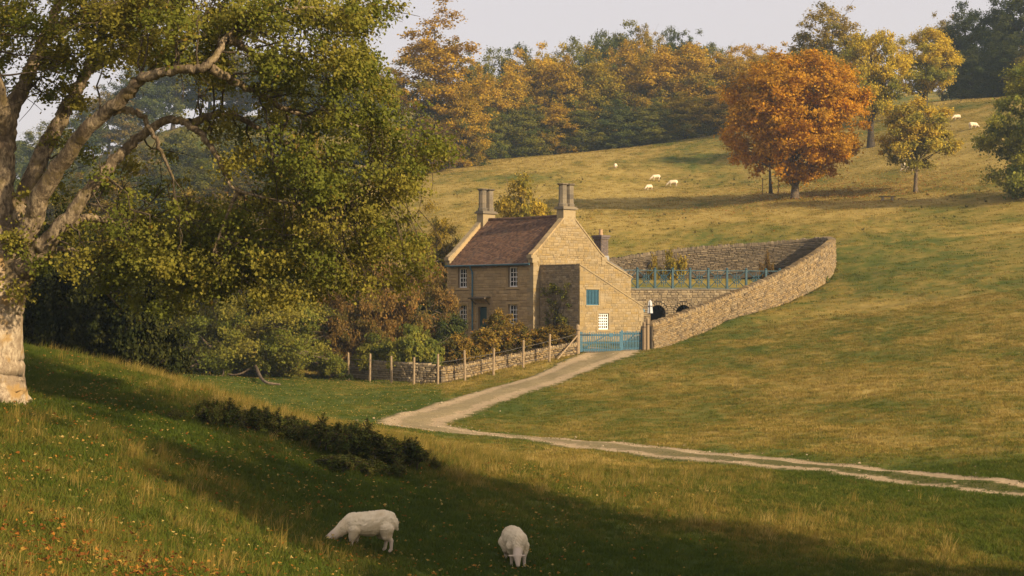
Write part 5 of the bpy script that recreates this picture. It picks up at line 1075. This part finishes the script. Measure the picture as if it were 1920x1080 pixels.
def scatter(name, pts, rz, scl, tint, protos, label, cat, rx=None):
    n = len(pts); rot = np.zeros((n, 3), np.float32); rot[:, 2] = rz
    if rx is not None: rot[:, 0] = rx
    me = npmesh(name, pts, np.zeros((0, 3), int), None) if False else bpy.data.meshes.new(name)
    me.vertices.add(n); me.vertices.foreach_set('co', np.asarray(pts, np.float32).ravel())
    for an, typ, d in (('rot', 'FLOAT_VECTOR', rot), ('scl', 'FLOAT', scl), ('tint', 'FLOAT', tint)):
        a = me.attributes.new(an, typ, 'POINT'); a.data.foreach_set('vector' if typ == 'FLOAT_VECTOR' else 'value', np.asarray(d, np.float32).ravel())
    o = link(name, me); ng = bpy.data.node_groups.new(name, 'GeometryNodeTree'); ng.interface.new_socket('Geometry', in_out='INPUT', socket_type='NodeSocketGeometry'); ng.interface.new_socket('Geometry', in_out='OUTPUT', socket_type='NodeSocketGeometry')
    N = ng.nodes; gi, go = N.new('NodeGroupInput'), N.new('NodeGroupOutput'); ip = N.new('GeometryNodeInstanceOnPoints'); jn = N.new('GeometryNodeJoinGeometry')
    for pr in protos:
        oi = N.new('GeometryNodeObjectInfo'); oi.inputs['Object'].default_value = pr; oi.inputs['As Instance'].default_value = True; ng.links.new(oi.outputs['Geometry'], jn.inputs[0])
    def na(nm, ty): x = N.new('GeometryNodeInputNamedAttribute'); x.data_type = ty; x.inputs['Name'].default_value = nm; return x.outputs[0]
    ri = N.new('FunctionNodeRandomValue'); ri.data_type = 'INT'; ri.inputs[4].default_value = 0; ri.inputs[5].default_value = len(protos) - 1
    ip.inputs['Pick Instance'].default_value = True
    ng.links.new(gi.outputs[0], ip.inputs['Points']); ng.links.new(jn.outputs[0], ip.inputs['Instance']); ng.links.new(ri.outputs[2], ip.inputs['Instance Index'])
    ng.links.new(na('rot', 'FLOAT_VECTOR'), ip.inputs['Rotation']); ng.links.new(na('scl', 'FLOAT'), ip.inputs['Scale']); ng.links.new(ip.outputs[0], go.inputs[0])
    md = o.modifiers.new('scatter', 'NODES'); md.node_group = ng
    return tag(o, label, cat, kind='stuff')
def field(y0, y1, dens, margin=1.0, power=1.0):
    """random ground points inside the view wedge between two distances"""
    A = .345 * (y1 ** 2 - y0 ** 2) + 2 * (margin + 1.5) * (y1 - y0); n = int(A * dens)
    Y = np.sqrt(rng.random(n) * (y1 ** 2 - y0 ** 2) + y0 ** 2); X = (rng.random(n) * 2 - 1) * (.345 * Y + margin + 1.5); return X, Y
HP = [K, K + Ud * 11.6, K + Ud * 11.6 + Vd * 9.5, K + Vd * 9.5]; BP = [K + Ud * BS0, K + Ud * BS0 - Vd * 4.2, K + Ud * 8.2 - Vd * 4.2, K + Ud * 8.2]
def free(X, Y, tm=1.9):
    ok = ~inside(np.array([p[:2] for p in HP]), X, Y) & ~inside(np.array([p[:2] for p in BP]), X, Y) & ~inside(YARD, X, Y)
    td = trackdist(X, Y); hw_ = np.where((X > 0) & (Y < 88), 1.35, tm); ok &= ~((td < hw_) & (Y > 50) & ~((td < .42) & (Y < 90) & (X > -2))); return ok
TL = [tuft('tall_tuft_%s' % a, s, 15, .38, .16, .0055, M['grass'], .28, .38) for a, s in zip('abc', (1, 2, 3))]
TS = [tuft('short_tuft_%s' % a, s, 22, .13, .16, .008, M['grass'], .5) for a, s in zip('abc', (4, 5, 6))]
TM = [tuft('meadow_tuft_%s' % a, s, 26, .12, .34, .012, M['grass'], .5) for a, s in zip('abc', (7, 8, 9))]
TF_ = [tuft('far_tuft_%s' % a, s, 24, .15, .7, .028, M['grass'], .6) for a, s in zip('abc', (10, 11, 12))]
# near spur: short sward everywhere, tall straw where it is dry
X, Y = field(17, 68, 46); k = free(X, Y); X, Y = X[k], Y[k]; D = dryness(X, Y)
scatter('short_grass', np.c_[X, Y, ground(X, Y)], rng.random(len(X)) * 6.28, rng.uniform(.7, 1.4, len(X)), np.clip(D * .72 + rng.normal(size=len(X)) * .15, 0, 1), TS, 'short green sward of the near slope', 'grass')
X, Y = field(17, 68, 40); D = dryness(X, Y) + .25 * (fbm(X * .8, Y * .8, 44, 3) - .5); px = 960 + F * X / Y; k = free(X, Y, 2.5) & ((px < 900) | (rng.random(len(X)) < .22)) & (rng.random(len(X)) < np.clip((D - .38) * 1.8, 0, .62) ** 1.3); X, Y, D = X[k], Y[k], D[k]
scatter('tall_grass', np.c_[X, Y, ground(X, Y)], rng.normal(size=len(X)) * .5, rng.uniform(.55, 1.25, len(X)), np.clip(.30 + D * .55 + rng.normal(size=len(X)) * .2, 0, 1), TL, 'tall straw-coloured grass on the near slope', 'grass')
X, Y = field(64, 140, 9.0, 2); k = free(X, Y); X, Y = X[k], Y[k]; D = dryness(X, Y)
scatter('meadow_grass', np.c_[X, Y, ground(X, Y)], rng.random(len(X)) * 6.28, rng.uniform(.6, 1.3, len(X)) * (.7 + .6 * D), np.clip(D + rng.normal(size=len(X)) * .14, 0, 1), TM, 'tussocky grass of the meadow round the track', 'grass')
X, Y = field(138, 325, 1.5, 4); k = free(X, Y); X, Y = X[k], Y[k]; D = dryness(X, Y)
scatter('hillside_grass', np.c_[X, Y, ground(X, Y)], rng.random(len(X)) * 6.28, rng.uniform(.5, 1.2, len(X)), np.clip(D + rng.normal(size=len(X)) * .12, 0, 1), TF_, 'rough grass of the hillside', 'grass')
# rushes and thistles on the hill
WD = [tuft('weed_%s' % a, s, 14, .5, .22, .035, M['weed'], .5) for a, s in zip('ab', (14, 15))]
X, Y = field(60, 300, .09, 3); k = free(X, Y, 4) & (fbm(X * .06, Y * .035, 61, 3) > .58) & (Y > 182); X, Y = X[k], Y[k]
scatter('thistles', np.c_[X, Y, ground(X, Y)], rng.random(len(X)) * 6.28, rng.uniform(.25, .75, len(X)), rng.random(len(X)), WD, 'dark thistles and rushes dotted over the pasture', 'weeds')
# fallen leaves
LV = [flat_leaf('fallen_leaf_%s' % a, s, M['litter']) for a, s in zip('abc', (16, 17, 18))]
X, Y = field(17, 60, 34); px = 960 + F * X / Y
pr_ = .05 + .95 * np.clip((30 - Y) / 7, 0, 1) * np.clip((650 - px) / 450, 0, 1) + .16 * (fbm(X * .5, Y * .5, 71, 3) > .55) * (px < 1100) + .10 * np.exp(-((X + 8) / 6) ** 2)
k = (rng.random(len(X)) < pr_) & (px < 1350); X, Y = X[k], Y[k]
scatter('fallen_leaves', np.c_[X, Y, ground(X, Y) + .05 + rng.random(len(X)) * np.where(Y < 30, .22, .08)], rng.random(len(X)) * 6.28, rng.uniform(.45, 1.1, len(X)) * np.where(Y < 30, .95, 1), np.where(Y < 30, rng.random(len(X)) * .75, rng.uniform(.15, 1, len(X)) ** .7), LV, 'orange and brown fallen leaves on the near slope', 'leaves', rng.normal(size=len(X)) * .5)
b = onground(1493, 373); n = 5200; r_ = np.abs(rng.normal(size=n)) * 7 + rng.random(n) * 4; a_ = rng.random(n) * 6.283; X = b[0] + 6 + r_ * np.cos(a_) * 1.8; Y = b[1] + 3 + r_ * np.sin(a_) * 1.5
scatter('leaf_litter', np.c_[X, Y, ground(X, Y) + .12], rng.random(n) * 6.28, rng.uniform(1.2, 2.6, n), rng.uniform(.3, 1, n), LV, 'orange leaf litter under the maple on the hill', 'leaves', rng.normal(size=n) * .5)
X, Y = field(84, 126, 5, 0); px = 960 + F * X / Y; k = (px < 820) & free(X, Y) & (rng.random(len(X)) < .55); X, Y = X[k], Y[k]
scatter('meadow_leaves', np.c_[X, Y, ground(X, Y) + .10], rng.random(len(X)) * 6.28, rng.uniform(.5, 1.1, len(X)), rng.uniform(.65, 1, len(X)), LV, 'yellow leaves scattered on the green by the track bend', 'leaves', rng.normal(size=len(X)) * .4)
# loose stones on the track
q_ = rng.integers(0, len(TRC), 2600); lt_ = rng.normal(size=2600) * .95; X = TRC[q_, 0] + Nn[q_, 0] * lt_ + rng.normal(size=2600) * .6; Y = TRC[q_, 1] + Nn[q_, 1] * lt_ + rng.normal(size=2600) * .6
M['pebble'] = mat_grass('pebble', [(0, (.18, .13, .07)), (.6, (.34, .26, .15)), (1, (.50, .40, .27))], .0)
PB_ = []
for i in range(3):
    mb = MB(); mb.stone(A3(0, 0, 0), A3(1, 0, 0), A3(0, 0, 1), A3(0, 1, 0), .12, .07, .09); me = bpy.data.meshes.new('pebble_%s' % 'abc'[i]); me.from_pydata(mb.v, [], mb.f); me.materials.append(M['pebble']); PB_.append(bpy.data.objects.new('pebble_%s' % 'abc'[i], me))
scatter('track_stones', np.c_[X, Y, ground(X, Y) + .03], rng.random(2600) * 6.28, rng.uniform(.15, .55, 2600) * np.where(rng.random(2600) < .04, 1.8, 1), rng.random(2600), PB_, 'loose pale stones strewn along the farm track', 'gravel')
# ------------------------------------------------------------------ haze
mb = MB(); mb.hexa([A3(-470, -85, -16), A3(470, -85, -16), A3(470, 760, -16), A3(-470, 760, -16), A3(-470, -85, 118), A3(470, -85, 118), A3(470, 760, 118), A3(-470, 760, 118)])
hz = NT('haze'); pv = hz.n('VolumePrincipled'); pv.inputs['Color'].default_value = (.58, .76, .95, 1); pv.inputs['Density'].default_value = HAZE; pv.inputs['Anisotropy'].default_value = .2
hz.l(pv.outputs[0], hz.out.inputs['Volume'])
tag(mb.build('haze', hz.m), 'thin blue autumn haze over the valley', 'haze', kind='stuff')
